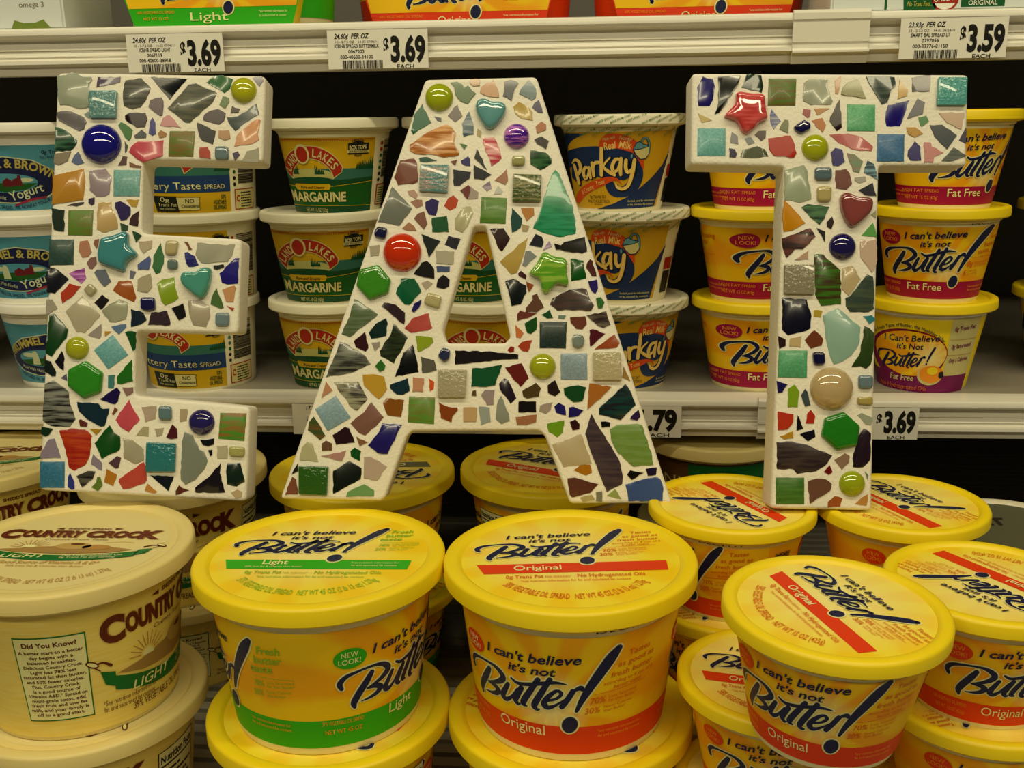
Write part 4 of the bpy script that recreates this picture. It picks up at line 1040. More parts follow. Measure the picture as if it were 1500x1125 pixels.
def rail_cover(u0, u1, v, z, rail_h, label):
    a = at_y(u0, v, LIP_Y); b = at_y(u1, v, LIP_Y); h = rail_h
    t = empty('rail_cover', ((a.x + b.x)/2, LIP_Y, z)); w = (b.x - a.x)/2
    P = [(-.004,.0022),(-.0085,.0016),(-.0105,-.001),(-.0105,-.006),(-.0092,-.0072),(-.0092,-h*.60),(-.0080,-h*.62),(-.0080,-h*.74),(-.0115,-h*.77),(-.0115,-h*.81),(-.0075,-h*.84),(-.0035,-h*1.03),(-.0025,-h*1.03),(-.0060,-h*.82),(-.0085,-h*.76),(-.0065,-h*.6),(-.0070,-.0075),(-.0088,-.006),(-.0088,-.0015),(-.004,.0008)]
    o = link_mesh('rail_cover', extrude_profile(P, -w, w), RAIL, None, (t.location), smooth=35); bpy.data.objects.remove(t)
    return tag(o, label, 'shelf rail cover', 'covers over the joints of the price rails')
rail_cover(1158, 1269, 60, Z_TOP, .0400, 'plain cream rail cover on the top rail, left of the $3.59 tag')
rail_cover(1108, 1200, 610, Z_SHELF, .0373, 'plain cream rail cover on the lower rail, partly behind the letter T')

# ------------------------------------------------------------------ price tags in the rails
CARD = mat('tag_card', (.84, .82, .74), .5)
def price_tag(u0, u1, v, z, lines, price, cents_dollar, label, rail_h=.0373):
    a = at_y(u0, v, LIP_Y - .008); b = at_y(u1, v, LIP_Y - .008); W = b.x - a.x; H = rail_h * .80
    t = empty('price_tag', ((a.x + b.x)/2, LIP_Y - .0088, z - rail_h*.175)); tag(t, label, 'price tag', 'price tags in the shelf rails')
    bm = bmesh.new(); box_bm(bm, -W/2, W/2, 0, .0005, -H, 0); link_mesh('card', bm, CARD, t)
    A = Art(); A.T = lambda x, y: (-W/2 + x/505*W, -y/185*H)
    for s, x0, x1, y, c, bd, sh in lines: A.text(s, x0, x1, y, c, BLACK, 1, bold=bd, shear=sh)
    if cents_dollar:
        barcode(A, 72, 275, 145, 184, BLACK, 1, 6); A.text('$', 282, 310, 108, 70, BLACK, 1, bold=.03); A.text(price, 318, 492, 150, 118, BLACK, 1, bold=.045); A.text('EACH', 348, 432, 186, 20, BLACK, 1, bold=.01)
        A.text('SALE PRICE', 340, 430, 6, 7, BLACK, 1) if False else None
    bm = A.flat_into('p', 0)
    for v_ in bm.verts: v_.co = (v_.co.x, -v_.co.z - .0001, v_.co.y)
    link_mesh('tag_print', bm, A.mats, t)
    return t
L369 = lambda a, b, c, d: [(a, 35, 212, 40, 24, .02, .25), (b, 42, 256, 62, 12, 0, 0), (c, d[0], d[1], 85, 18, .01, 0), (d[2], 104, 184, 109, 16, .01, 0), (d[3], 62, 228, 136, 18, .01, 0)]
price_tag(186, 327, 70, Z_TOP, L369('24.60\u00a2  PER OZ', '10 - 3-7.5 OZ    14-03 07/06/11', 'ICBINB SPREAD LIGHT', (66, 230, '0067119', '000-40600-38918')), '3.69', 1, 'white $3.69 price tag for the light spread, under the green-banded twin pack', .0400)
price_tag(480, 627, 66, Z_TOP, L369('24.60\u00a2  PER OZ', '10 - 3-7.5 OZ    14-03 07/06/11', 'ICBINB SPREAD BUTTERMILK', (35, 260, '0067203', '000-40600-34100')), '3.69', 1, 'white $3.69 price tag for the buttermilk spread, left of the letter A', .0400)
price_tag(1318, 1475, 56, Z_TOP, L369('23.93\u00a2  PER OZ', '12 - 2-7.5 OZ    14-03 06/28/11', 'SMART BAL SPREAD LT', (50, 235, '0797056', '000-33776-01150')), '3.59', 1, 'white $3.59 price tag above the right arm of the letter T', .0400)
TG1 = [('17.20\u00a2  PER OZ', 90, 300, 35, 26, .02, .2), ('12 - 15 OZ', 130, 300, 68, 18, 0, 0), ('LOL MARGARINE', 90, 330, 100, 26, .01, 0), ('000-34500-15123', 120, 350, 152, 20, .01, 0)]
price_tag(429, 545, 610, Z_SHELF, TG1, '', 0, 'cream price tag half hidden behind the left leg of the letter A')
price_tag(915, 998, 612, Z_SHELF, [('1.79', 130, 465, 140, 122, .05, 0), ('$', 70, 115, 100, 70, .03, 0), ('EACH', 190, 400, 182, 22, .01, 0)], '', 0, 'white $1.79 price tag beside the right leg of the letter A')
price_tag(1262, 1345, 618, Z_SHELF, [('$', 130, 180, 95, 62, .03, 0), ('3.69', 200, 480, 140, 122, .05, 0), ('EACH', 240, 390, 182, 22, .01, 0)], '', 0, 'white $3.69 price tag in the lower rail, just right of the letter T')

# ------------------------------------------------------------------ tubs
class Kind:
    """one make of tub: body, printed label and printed lid, built once and shared"""
    def __init__(self, name, D, H, rt, rb, lidh, body_m, lid_m, label_fn, lid_fn=None, lo=0, tape=False, label_period=None):
        R = D / 2; hb = H - lidh; self.R, self.H, self.hb, self.name = R, H, hb, name
        self.rec = .0022; foot = .0
        Rz = lambda h: rb + (rt - rb) * (h / hb)
        prof = [(0, .002), (rb - .004, .002), (rb - .003, 0), (rb - .0005, 0), (rb, .0012)] + [(Rz(hb*t), hb*t) for t in (.06, .2, .4, .6, .8, .95)] + [(rt + .0012, hb*.97), (rt + .0012, hb), (0, hb)]
        m = bpy.data.meshes.new('body'); b = lathe(prof); b.to_mesh(m); b.free(); m.materials.append(body_m); m.shade_smooth(); m.set_sharp_from_angle(angle=radians(40)); self.body = m
        Rm = (rt + rb) / 2 + .001; A = label_fn(hb, Rm); b = A.wrap(Rz, Rm, period=label_period and label_period(Rm))
        m = bpy.data.meshes.new('label'); b.to_mesh(m); b.free(); [m.materials.append(x) for x in A.mats]; m.shade_smooth(); self.label = m
        rec = self.rec; inner = R * .86
        prof = [(rt + .0016, hb*.985 + .0), (R - .0012, hb + .0), (R, hb + .0012), (R, hb + lidh - .0022), (R - .0007, hb + lidh - .0007), (R - .0022, hb + lidh), (R*.905, hb + lidh),
                (R*.885, hb + lidh - .0005), (inner, hb + lidh - rec), (0, hb + lidh - rec)]
        m = bpy.data.meshes.new('lid'); b = lathe(prof, 96)
        if lid_fn or tape:
            me2 = bpy.data.meshes.new('tmp')
        m.materials.append(lid_m); b.to_mesh(m); b.free(); m.shade_smooth(); m.set_sharp_from_angle(angle=radians(40)); self.lid = m
        self.print = None
        if lid_fn:
            A = lid_fn(R); b = A.flat_into('lid_print', hb + lidh - rec + .0001); m = bpy.data.meshes.new('lid_print'); b.to_mesh(m); b.free(); [m.materials.append(x) for x in A.mats]; self.print = m
        self.tape = None
        if tape:
            A = tape_ring(R, hb + .0005, hb + lidh - .002); b = A.wrap(lambda h: R, R); m = bpy.data.meshes.new('tape_print'); b.to_mesh(m); b.free(); [m.materials.append(x) for x in A.mats]
            A2 = tape_ring(rt, hb*.86, hb*.985); b = A2.wrap(Rz, rt, step=.0004); b.from_mesh(m); b.to_mesh(m); b.free(); self.tape = m
    def put(self, x, y, ztop, label, rot=0, lidrot=0, sz=1.0, tilt=(0, 0), group=None, cat='spread tub'):
        rot -= math.degrees(atan2(x, y))                # labels are turned relative to the line of sight
        o = empty(self.name, (x, y, ztop - self.H*sz), (tilt[0], tilt[1], radians(rot))); tag(o, label, cat, group)
        if sz != 1.0: o.scale = (1, 1, sz)
        link_mesh('body', self.body, None, o); link_mesh('label', self.label, None, o)
        l = link_mesh('lid', self.lid, None, o); l.rotation_euler = (0, 0, radians(lidrot - rot))
        if self.print: link_mesh('lid_print', self.print, None, l)
        if self.tape: link_mesh('seal_tape', self.tape, None, l)
        return o
    def pitch(self, sz=1.0): return self.H*sz - self.rec

per = lambda Rm: pi * Rm
BODY_Y = mat('tub_white', (.90, .80, .45), .42)
H45, H15 = .109, .0755
big = dict(D=.162, H=H45, rt=.0715, rb=.0605, lidh=.0125)
sml = dict(D=.1175, H=H15, rt=.0520, rb=.0385, lidh=.0095)
mid = dict(D=.122, H=.0865, rt=.0530, rb=.0395, lidh=.0098)
K_ORIG45 = Kind('spread_tub', body_m=BODY_Y, lid_m=YEL, label_fn=lambda h, r: icb_label('Original', h, r, True), lid_fn=lambda R: icb_lid('Original', R, True), label_period=per, **big)
K_LITE45 = Kind('spread_tub', body_m=BODY_Y, lid_m=YEL, label_fn=lambda h, r: icb_label('Light', h, r, True), lid_fn=lambda R: icb_lid('Light', R, True), label_period=per, **big)
K_NUTR45 = Kind('spread_tub', body_m=BODY_Y, lid_m=YEL, label_fn=lambda h, r: icb_label('Original', h, r, True, True), lid_fn=lambda R: icb_lid('Original', R, True), label_period=per, **big)
K_HERB45 = Kind('spread_tub', body_m=BODY_Y, lid_m=YEL, label_fn=lambda h, r: icb_label('Light', h, r, True), lid_fn=lambda R: icb_lid('Herb', R, True), label_period=per, **big)
K_CROCK = Kind('spread_tub', body_m=CRM, lid_m=CRM, label_fn=crock_label, lid_fn=crock_lid, **big)
K_ORIG15 = Kind('spread_tub', body_m=BODY_Y, lid_m=YEL, label_fn=lambda h, r: icb_label('Original', h, r, False), lid_fn=lambda R: icb_lid('Original', R, False), label_period=per, **sml)
K_FF15 = Kind('spread_tub', body_m=BODY_Y, lid_m=YEL, label_fn=lambda h, r: icb_label('Fat Free', h, r, False), label_period=per, **mid)
K_OLDFF = Kind('spread_tub', body_m=WHT, lid_m=YEL, label_fn=oldff_label, **mid)
K_LAND = Kind('margarine_tub', body_m=mat('tub_cream', (.80, .74, .50), .42), lid_m=mat('lid_ivory', (.80, .76, .58), .42), label_fn=land_label, **mid)
K_BUTT = Kind('spread_tub', body_m=mat('tub_cream', (.80, .74, .50), .42), lid_m=mat('lid_ivory', (.80, .76, .58), .42), label_fn=buttery_label, **dict(mid, rt=.0555, rb=.0515))
K_PARK = Kind('spread_tub', body_m=mat('tub_cream', (.80, .74, .50), .42), lid_m=mat('lid_ivory', (.80, .76, .58), .42), label_fn=parkay_label, tape=True, **mid)
K_BRUM = Kind('spread_tub', body_m=WHT, lid_m=WHT, label_fn=brummel_label, **mid)
K_ORG = Kind('spread_tub', body_m=CRM, lid_m=CRM, label_fn=organic_label, D=.150, H=.095, rt=.066, rb=.056, lidh=.0125)
K_GRAY = Kind('spread_tub', body_m=mat('gray_plastic', (.35, .34, .27), .45), lid_m=mat('lid_pale', (.7, .66, .5), .4), label_fn=organic_label, lid_fn=gray_lid, **sml)

# --- front row of large tubs, each on another one, and the row behind them
ZL = -.272
def stack(kind, u, v, z, labels, rot, lidrot, n=2, under=None, urot=(0,), group=None, jit=.0):
    p = at_z(u, v, z); kind.put(p.x, p.y, z, labels[0], rot, lidrot, group=group); zz = z; k = kind
    for i in range(1, n):
        zz -= k.H - (under or kind).rec*.7; k = under or kind
        sz = 1.0 if i < n - 1 else max(.5, (zz - Z_FLOOR) / k.H)
        k.put(p.x + random.uniform(-jit, jit), p.y + random.uniform(-jit, jit), zz, labels[min(i, len(labels)-1)], urot[(i-1) % len(urot)], lidrot + 140*i, sz=sz, group=group)
stack(K_CROCK, 100, 797, ZL, ['large cream tub with a brown-lettered lid, front left below the letter E', 'large cream tub underneath the front left cream tub'], 60, 1, urot=(-25,), jit=.001)
stack(K_LITE45, 469, 809, ZL, ['large yellow tub with a green Light band in front of the letter A', 'large yellow tub underneath the green-banded Light tub'], 50, 2, under=K_NUTR45, urot=(-125,), jit=.001)
stack(K_ORIG45, 835, 813, ZL, ['large yellow tub with a red Original band, front middle under letter A', 'large yellow tub underneath the red-banded front middle tub'], -20, 6, urot=(-100,), jit=.001)
ZR = -.2985
stack(K_CROCK, -22, 668, ZR, ['large cream tub at the left edge behind the front cream tub', 'large cream tub below the one at the left edge, behind the front cream tub'], 20, 12, urot=(60,), group='large tubs in the row behind the front row')
stack(K_CROCK, 254, 684, ZR, ['large cream tub behind the foot of the letter E', 'large cream tub below the one behind the letter E, seen between two front tubs'], -8, -20, urot=(70,), group='large tubs in the row behind the front row')
stack(K_HERB45, 531, 686, ZR, ['large yellow tub with an upside-down dark-banded lid, behind the letter A', 'large yellow tub underneath the one with the dark-banded lid'], 75, 184, urot=(75,), group='large tubs in the row behind the front row')
stack(K_NUTR45, 808, 680, ZR, ['large yellow tub with a red-banded lid under the crossbar of the letter A', 'large yellow tub underneath the red-banded one below the crossbar of the letter A'], 148, -24, urot=(80,), group='large tubs in the row behind the front row')
p = at_y(1046, 652, .985); K_ORG.put(p.x, p.y, -.301, 'cream-lidded tub with a brown and green label, between letters A and T', 8, 0, cat='spread tub')
K_ORG.put(p.x, p.y, -.301 - .0928, 'cream-lidded tub hidden under the brown and green labelled one', 30, 0, sz=(.488 - .3938) / .095)

# --- small yellow tubs at the right
Z3, Z2 = -.2655, -.339
def small(u, v, z, labels, rot, lidrot, n, tilt=(0, 0), urot=(0,), zb=None):
    p = at_z(u, v, z); K_ORIG15.put(p.x, p.y, z, labels[0], rot, lidrot, tilt=tilt, group='small yellow tubs at the right'); zz = z
    for i in range(1, n):
        zz -= K_ORIG15.pitch(); sz = 1.0 if i < n - 1 else (zz - Z_FLOOR) / K_ORIG15.H
        K_ORIG15.put(p.x, p.y, zz, labels[min(i, len(labels)-1)], urot[(i-1) % len(urot)], lidrot + 70*i, sz=sz, group='small yellow tubs at the right')
small(1072, 733, Z3, ['small yellow tub under the left corner of the letter T foot, lid print reversed', 'small yellow tub directly below the one at the left of the letter T foot', 'bottom small yellow tub of the stack left of the letter T foot'], -56, 121, 3, urot=(-30, 40))
small(1320, 733, Z3, ['small yellow tub under the right corner of the letter T foot', 'small yellow tub below the one at the right of the letter T foot', 'bottom small yellow tub of the stack right of the letter T foot'], 26, -63, 3, urot=(20, 60))
small(1449, 848, Z3, ['small yellow tub at the right edge with its lid print reversed', 'small yellow tub below the one at the right edge', 'bottom small yellow tub of the stack at the right edge'], 29, 124, 3, urot=(24, 30))
small(1136, 985, -.3265, ['small yellow tub half hidden below the tilted front right tub', 'bottom small yellow tub below the half hidden one'], 0, -12, 2, urot=(20,))
p = at_z(1217, 880, -.250); K_ORIG15.put(p.x, p.y, -.250, 'small yellow tub with a red Original band, tilted, frontmost at the right', -16, -69, tilt=(radians(1.0), radians(2.2)), group='small yellow tubs at the right')
p = at_z(1478, 768, -.315); K_GRAY.put(p.x, p.y, -.315, 'small tub with a gray lid at the right edge, behind the yellow tubs', 0, 0)
K_GRAY.put(p.x, p.y, -.315 - .0733, 'gray tub hidden under the gray-lidded one', 0, 0, sz=(.488 - .3883)/.0755)

# --- columns of three on the middle shelf
ZS = [Z_SHELF + .0865 + .0843*i for i in (2, 1, 0)]
def column(kind, us, labels, rots, group, y=.985, kinds=None, lidrot=0):
    for i, u in enumerate(us):
        if u is None: continue
        p = at_y(u, (165, 312, 452)[i], y); (kinds[i] if kinds else kind).put(p.x, p.y, ZS[i], labels[i], rots[i], lidrot, group=group, cat='margarine tub' if kind is K_LAND else 'spread tub')
column(K_LAND, (488, 475, 486), ['margarine tub with a green and yellow label, topmost between the letters E and A', 'margarine tub in the middle of the stack between the letters E and A', 'margarine tub at the bottom of the stack between the letters E and A'], (-6, 0, 0), 'margarine tubs on the middle shelf')
column(K_LAND, (684, 692, 714), ['margarine tub behind the top of the letter A, only its lid edge in sight', 'margarine tub seen through the upper part of the hole in the letter A', 'margarine tub seen through the bottom of the hole in the letter A'], (0, 6, 14), 'margarine tubs on the middle shelf')
column(K_BUTT, (283, 288, 290), ['blue-banded buttery spread tub seen through the upper gap of the letter E', 'buttery spread tub behind the middle arm of the letter E', 'blue-banded buttery spread tub seen through the lower gap of the letter E'], (3, 0, -4), 'buttery spread tubs behind the letter E')
column(K_BRUM, (30, 44, 84), ['light blue yogurt spread tub, topmost at the left edge', 'light blue yogurt spread tub in the middle of the stack at the left edge', 'light blue yogurt spread tub at the bottom of the stack at the left edge'], (-24, -20, -16), 'light blue yogurt spread tubs')
column(K_BRUM, (None, None, -104), ['', '', 'light blue tub beside the bottom of the stack at the left edge'], (0, 0, 40), 'light blue yogurt spread tubs', y=1.02)
column(K_PARK, (908, 915, 915), ['blue and yellow spread tub with a pitcher, topmost between the letters A and T', 'blue and yellow spread tub, middle of the stack between letters A and T', 'blue and yellow spread tub, bottom of the stack between letters A and T'], (-4, -20, 32), 'blue and yellow spread tubs')
column(K_FF15, (1116, 1108, 1107), ['yellow and magenta tub, topmost just left of the letter T stem', 'yellow and magenta tub, middle of the stack left of the letter T', 'yellow and magenta tub, bottom of the stack left of the letter T'], (36, 42, 24), 'yellow and magenta fat free tubs')
column(K_FF15, (1394, 1375, 1358), ['yellow and magenta tub, topmost just right of the letter T', 'yellow and magenta tub in the middle of the stack right of the letter T', 'yellow and purple oval-logo tub, bottom of the stack right of the letter T'], (33, 0, -4), 'yellow and magenta fat free tubs', kinds=(K_FF15, K_FF15, K_OLDFF))
column(K_FF15, (1600, 1592, 1580), ['yellow tub turned to its barcode, topmost at the right edge', 'yellow tub turned to its barcode, middle of the stack at the right edge', 'yellow tub turned to its barcode, bottom of the stack at the right edge'], (-106, -108, -110), 'yellow tubs turned sideways at the right edge', y=1.03)

# ------------------------------------------------------------------ boxed twin packs on the top shelf
def pack(u0, u1, v, label, kind, H=.085, dy=.0):
    y = LIP_Y + .006 + dy; a = at_y(u0, v, y); b = at_y(u1, v, y); W = b.x - a.x; D = .105
    t = empty('twin_pack', ((a.x + b.x)/2, y, Z_TOP)); tag(t, label, 'spread pack')
    wrap_m = {'Light': YEL, 'Original': YEL}[kind]; band = GREEN if kind == 'Light' else RED
    bm = bmesh.new(); c = .030
    pr = [(-W/2 + c, 0), (W/2 - c, 0), (W/2 - c*.3, H), (-W/2 + c*.3, H)]
    f = [bm.verts.new((x, 0, z)) for x, z in pr]; g = [bm.verts.new((x, D, z)) for x, z in pr]
    bm.faces.new(f); bm.faces.new(g[::-1])
    for i in range(4): j = (i+1) % 4; bm.faces.new((f[i], g[i], g[j], f[j]))
    bmesh.ops.recalc_face_normals(bm, faces=bm.faces); link_mesh('sleeve', bm, wrap_m, t)
    A = Art(); k = .070 / 1000 * y / .931
    A.T = lambda x, z: (x, z); x0 = W/2 - c
    A.poly([(-x0 - .0002, 0), (x0 + .0002, 0), (x0 + .010, .030), (-x0 - .010, .030)], band, 1); A.poly([(-x0 - .0045, .0155), (x0 + .0045, .0155), (x0 + c*.7, H), (-x0 - c*.7, H)], SUN_SMALL, 2)
    A.text(kind, -.020, .014, .0045, .0075, CREAM, 4, up=1); A.text('60% VEGETABLE OIL SPREAD', -x0*.95, -.034, .0108, .0026, ORNG, 4, up=1); A.text('NET WT 15 OZ', -x0*.88, -.040, .0055, .0026, ORNG, 4, up=1)
    A.text('*see nutrition information for', .042, x0*.95, .0105, .0022, CREAM, 4, up=1); A.text('fat and saturated fat content', .042, x0*.93, .0068, .0022, CREAM, 4, up=1)
    A.T = lambda x, y_: ((x - 820) * k, .0150 + (785 - y_) * k); logo(A)
    A.text('30%', 1240, 1350, 640, 66, OCHRE, 4, bold=.01); A.text('Fewer Calories', 1370, 1620, 620, 30, OCHRE, 4); A.text('than Butter', 1370, 1560, 660, 30, OCHRE, 4)
    bm = A.flat_into('p', 0, .0002)
    for v_ in bm.verts: v_.co = (v_.co.x, -v_.co.z, v_.co.y)
    link_mesh('sleeve_print', bm, A.mats, t)
    for s in (-1, 1):                                   # the two tubs showing at the cut ends of the sleeve
        bm = lathe([(0, .001), (.034, .001), (.0345, .0), (.0365, .004), (.0415, .060), (.046, .062), (.046, .072), (0, .072)], 48)
        o = link_mesh('tub', bm, BODY_Y, t, (s*(W/2 - .0445), D/2 + .002, 0), smooth=40)
        A = Art(); A.rect(-.13, .13, .0075, .03, band, 1); A.rect(-.13, .13, .03, .058, SUN_SMALL, 1)
        b2 = A.wrap(lambda h: .0365 + .005*(h - .004)/.056 + .0004, .039); link_mesh('tub_label', b2, A.mats, o)
    return t
pack(150, 478, 36, 'yellow twin pack of spread with a green Light band on the top shelf', 'Light')
pack(505, 842, 28, 'yellow twin pack with a red Original band, above the letter A', 'Original', dy=.085)
pack(862, 1200, 22, 'yellow twin pack with a red Original band, left of the plain rail cover', 'Original', dy=.085)
def carton(u0, u1, v, label, art, dy=.0):
    y = LIP_Y + .010 + dy; a = at_y(u0, v, y); b = at_y(u1, v, y); W = b.x - a.x; H = .09
    t = empty('spread_carton', ((a.x + b.x)/2, y, Z_TOP)); tag(t, label, 'spread carton')
    bm = bmesh.new(); box_bm(bm, -W/2, W/2, 0, .10, 0, H); bmesh.ops.bevel(bm, geom=bm.edges[:], offset=.002, segments=2, affect='EDGES')
    link_mesh('box', bm, mat('carton_board', seen('c0b890'), .4), t); A = Art(); art(A, W)
    bm = A.flat_into('p', 0)
    for v_ in bm.verts: v_.co = (v_.co.x, -v_.co.z, v_.co.y)
    link_mesh('box_print', bm, A.mats, t)
def art_l(A, W):
    q = ink('omega_ink', '6c5c44'); A.text('omega 3', W/2 - .040, W/2 - .017, .0195, .0045, q, 1, up=1)
    A.poly([(W/2 - .050, .0005), (W/2 - .046, .0085), (W/2 - .038, .0062), (W/2 - .027, .0062), (W/2 - .019, .0088), (W/2 - .012, .0005)], ink('leaf_green', '6a7830'), 1)
    A.rect(-W/2 + .01, W/2 - .08, .026, .029, ink('pale_line', 'a89c74'), 1)
carton(-60, 95, 40, 'white carton printed omega 3 at the left end of the top shelf', art_l)
def art_r(A, W):
    DG = ink('carton_green', '0a4a20'); g = -W/2; GO = ink('gold_ink', 'b8a040')
    A.poly([(g+.060, .0005), (g+.086, .0005), (g+.089, .06), (g+.055, .06)], DG, 1); A.text('with Omega-3 & Vitamin E', g+.0605, g+.086, .0100, .0028, GO, 2, up=1); A.text('No Trans Fats...', g+.0625, g+.083, .0042, .0040, GO, 2, up=1, shear=.2)
    A.ell(g+.0935, .010, .0112, .0105, LR, 1, rot=.2); A.ell(g+.0935, .010, .0094, .0088, CARD, 2, rot=.2); A.rect(g+.083, g+.104, .0062, .0122, LR, 3); A.text('OMEGA-3', g+.0842, g+.1030, .0072, .0042, CARD, 4, up=1, bold=.02, rot=.08)
    A.rect(g+.1065, g+.1420, .0028, .0092, DG, 1); A.text('ORIGINAL', g+.1125, g+.1360, .0042, .0038, CARD, 2, up=1, bold=.01)
    A.rect(g+.044, g+.046, .002, .04, DG, 1)
carton(1217, 1640, 17, 'white carton with a green Original strip and omega-3 seal, top shelf', art_r)

# ------------------------------------------------------------------ the three mosaic letters
GROUT = add_bump(mat('white_grout', (.84, .80, .70), .85, 0, .25), 420, .5, .0012)
def outline_mesh(loops, t, bev):
    cu = bpy.data.curves.new('outline', 'CURVE'); cu.dimensions = '2D'; cu.fill_mode = 'BOTH'
    cu.extrude = t/2 - bev; cu.bevel_depth = bev; cu.bevel_resolution = 3; cu.offset = -bev
    for lp in loops:
        s = cu.splines.new('POLY'); s.points.add(len(lp) - 1); s.use_cyclic_u = True
        for p, (x, y) in zip(s.points, lp): p.co = (x, y, 0, 1)
    o = bpy.data.objects.new('outline', cu); me = bpy.data.meshes.new('body'); bm = bmesh.new(); src = o.to_mesh(); bm.from_mesh(src); o.to_mesh_clear()
    bmesh.ops.remove_doubles(bm, verts=bm.verts, dist=1e-6)
    for v in bm.verts: x, y, z = v.co; v.co = (x, t/2 - z, y)
    bmesh.ops.recalc_face_normals(bm, faces=bm.faces)
    bpy.data.objects.remove(o); bpy.data.curves.remove(cu); return bm
def fillet(pts, r):
    out = []; n = len(pts)
    for i in range(n):
        p = Vector(pts[i]); a = Vector(pts[i-1]) - p; b = Vector(pts[(i+1) % n]) - p
        q = min(r, a.length*.3, b.length*.3); A = p + a.normalized()*q; B = p + b.normalized()*q
        for t in (0, .33, .66, 1): out.append(tuple(A*(1-t)**2 + p*2*t*(1-t) + B*t*t))
    return out
def colour_name(c):
    r, g, b = c; mx, mn = max(c), min(c)
    if mx < .018: return 'black'
    if mx - mn < .28 * mx: return 'white' if mx > .45 else 'gray' if mx > .08 else 'black'
    d = 'dark ' if mx < .07 else ''
    if r == mx:
        if g > .72*r: return d + ('yellow' if mx > .25 else 'olive')
        if b > .55*r: return d + 'pink' if mx > .2 else d + 'purple'
        if g > .38*r: return d + ('amber' if mx > .2 else 'brown')
        return d + ('red' if mx > .2 else 'brown')
    if g == mx:
        if r > .62*g and b < .3*g: return d + 'lime'
        return d + ('teal' if b > .6*g else 'green')
    return d + ('purple' if r > .55*b else 'teal' if g > .7*b else 'blue')
def inset_layers(pts, h, prof):
    """raised piece over an outline: rings scaled towards the centroid"""
    cx = sum(p[0] for p in pts)/len(pts); cy = sum(p[1] for p in pts)/len(pts)
    bm = bmesh.new(); rings = []
    for s, z in prof:
        rings.append([bm.verts.new((x0*s, -h*z, y0*s)) for x0, y0 in ((p[0]-cx, p[1]-cy) for p in pts)])
    n = len(pts)
    for a, b in zip(rings, rings[1:]):
        for i in range(n):
            j = (i+1) % n; bm.faces.new((a[i], a[j], b[j], b[i]))
    bm.faces.new(rings[-1])
    bmesh.ops.recalc_face_normals(bm, faces=bm.faces)
    return bm, cx, cy
def chaikin(p, k):
    for _ in range(k):
        q = []
        for i in range(len(p)):
            a, b = p[i], p[(i+1) % len(p)]
            q += [(a[0]*.75+b[0]*.25, a[1]*.75+b[1]*.25), (a[0]*.25+b[0]*.75, a[1]*.25+b[1]*.75)]
        p = q
    return p
def jag(p, amp, rr):
    q = []
    for i in range(len(p)):
        a, b = p[i], p[(i+1) % len(p)]; l = hypot(b[0]-a[0], b[1]-a[1]); n = max(1, int(l / .0028))
        for k in range(n):
            t = k / n; j = amp if k else amp*.3; q.append((a[0]+(b[0]-a[0])*t + rr.uniform(-j, j), a[1]+(b[1]-a[1])*t + rr.uniform(-j, j)))
    return q
PILLOW = [(1, 0), (1.0, .25), (.985, .5), (.95, .72), (.88, .88), (.76, .97), (.55, 1.0), (.25, 1.0)]
DOME = [(cos(t), sin(t)) for t in [i*pi/2/9 for i in range(9)]] + [(.06, 1.0)]
SLAB = [(1, 0), (1, .55), (.985, .9), (.965, 1.0)]
NAMES = {'p': 'glass_shard', 't': 'square_tile', 'q': 'raised_tile', 'c': 'glass_dome', 'b': 'glass_bead', 's': 'glass_star', 'h': 'glass_heart', 'x': 'hexagon_tile'}
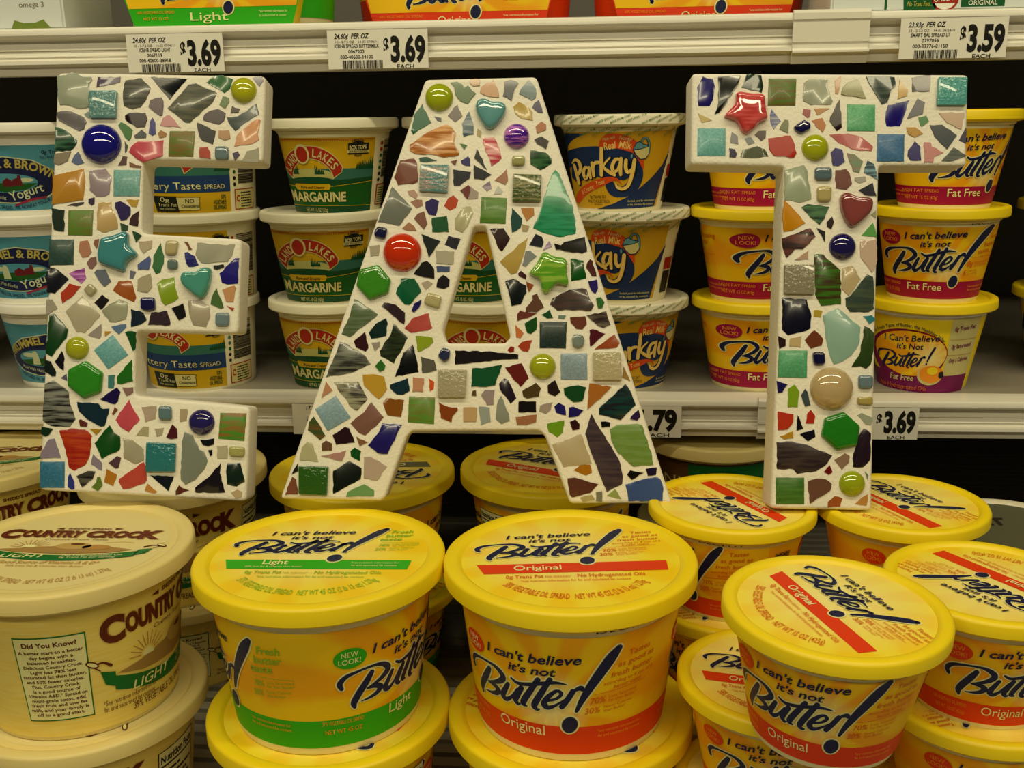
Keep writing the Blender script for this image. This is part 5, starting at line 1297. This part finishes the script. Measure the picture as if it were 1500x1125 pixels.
def piece(root, kind, cols, pts, sc, base, rr):
    cols = [toned(c) for c in cols]; c1 = seen(cols[0]); nm = NAMES[kind]; key = cols[0] + (cols[1] if len(cols) > 1 else '')
    rough, coat = {'p': (.22, .35), 't': (.35, .1), 'q': (.10, .8), 'c': (.03, 1), 'b': (.07, .9), 's': (.05, 1), 'h': (.08, .9), 'x': (.09, .8)}[kind]
    if len(cols) > 1: m = streak_mat(nm + '_streaked_' + key, c1, seen(cols[1]), 260 if kind in 'pt' else 300, rough, coat, rr.uniform(0, 3))
    elif kind == 't': m = streak_mat(nm + '_' + key, c1, tuple(min(.9, x*1.25 + .01) for x in c1), 900, rough, coat, 0, True)
    else: m = mat(nm + '_' + key, c1, rough, coat)
    if kind == 'q' and not m.get('bumped'): add_bump(m, 330, .6, .0015, 2); m['bumped'] = 1
    if kind in 'x' and not m.get('bumped'): add_bump(m, 200, .35, .0015, 2); m['bumped'] = 1
    if kind == 'c':
        cx, cy, r = pts; pts = [(cx + r*cos(2*pi*i/40), cy + r*sin(2*pi*i/40)) for i in range(40)]; bm, x, y = inset_layers(pts, r*.62, DOME)
    elif kind in 'bshx':
        if kind == 'h': pts = chaikin(pts, 2)
        elif kind == 's': pts = chaikin(fillet(pts, .0036), 1)
        else: pts = fillet(pts, .0016 if kind == 'x' else .0024)
        bm, x, y = inset_layers(pts, {'b': .0032, 's': .0062, 'h': .0062, 'x': .0042}[kind], PILLOW)
    elif kind == 'q': bm, x, y = inset_layers(fillet(pts, .0009), .0036, [(1, 0), (1, .8), (.98, .95), (.93, 1.0)])
    elif kind == 't': bm, x, y = inset_layers(jag(pts, .00012, rr), .0009, SLAB)
    else:
        bm, x, y = inset_layers(jag(pts, .00042, rr), .00075 + rr.uniform(0, .0004), SLAB)
    for v in bm.verts: v.co.y += .0004
    area = abs(sum(a[0]*b[1]-a[1]*b[0] for a, b in zip(pts, pts[1:] + pts[:1])))/2
    if kind == 'p' and area < .00011: nm = 'glass_chip'
    o = link_mesh(nm, bm, m, root, (x, 0, y), smooth=30 if kind in 'ptq' else 60)
    w = {'p': 'glass shard', 't': 'square glass tile', 'q': 'raised glossy square tile', 'c': 'domed glass gem', 'b': 'glass bead', 's': 'glass star', 'h': 'glass heart', 'x': 'hexagonal glass tile'}[kind]
    o['label'] = colour_name(c1) + ' ' + w
def build_letter(ch, F, loops, label, r_out):
    allp = loops[0]; u0 = (min(p[0] for p in allp) + max(p[0] for p in allp))/2; v0 = max(p[1] for p in allp)
    org = at_f(u0, v0, F); sc = F / FPX
    root = empty('mosaic_letter', org); root.matrix_world = Matrix.Translation(org) @ Matrix((CR, CF, CU)).transposed().to_4x4()
    tag(root, label, 'mosaic letter')
    loc = lambda u, v: ((u - u0)*sc, (v0 - v)*sc)
    L = [fillet([loc(*p) for p in lp], r_out) for lp in loops]
    link_mesh('grout_body', outline_mesh(L, .026, .0026), GROUT, root, smooth=50)
    rr = random.Random(ord(ch)); cur = None
    for ln in TILES.strip().split('\n'):
        t = ln.split()
        if t[0][0] == '@': cur = (t[0][1], float(t[1]), float(t[2]), float(t[3])); continue
        if cur[0] != ch: continue
        k = t[0]; cols = t[1].split('/')
        if k == 'c':
            x, y = map(float, t[2].split(',')); a = loc(cur[1] + x/cur[3], cur[2] + y/cur[3]); piece(root, k, cols, (a[0], a[1], float(t[3])/cur[3]*sc), sc, org, rr)
        else:
            pts = [loc(cur[1] + float(q.split(',')[0])/cur[3], cur[2] + float(q.split(',')[1])/cur[3]) for q in t[2:]]
            piece(root, k, cols, pts, sc, org, rr)
    return root
E_OUT = [(84,106),(389,111),(385,238),(210,234),(207,342),(354,350),(349,489),(199,485),(197,580),(366,596),(361,735),(57,718)]
A_OUT = [(623,116),(786,112),(985,738),(835,738),(799,640),(790,631),(604,632),(596,640),(565,728),(558,734),(410,731)]
A_HOLE = [(694,332),(712,332),(748,494),(740,503),(654,503),(648,484)]
T_OUT = [(1014,107),(1419,109),(1416,243),(1288,243),(1277,748),(1129,745),(1149,244),(1012,241)]
build_letter('E', .745, [E_OUT], 'white grouted letter E covered in coloured glass mosaic', .004)
build_letter('A', .732, [A_OUT, A_HOLE], 'white grouted letter A covered in coloured glass mosaic', .003)
build_letter('T', .704, [T_OUT], 'white grouted letter T covered in coloured glass mosaic', .003)
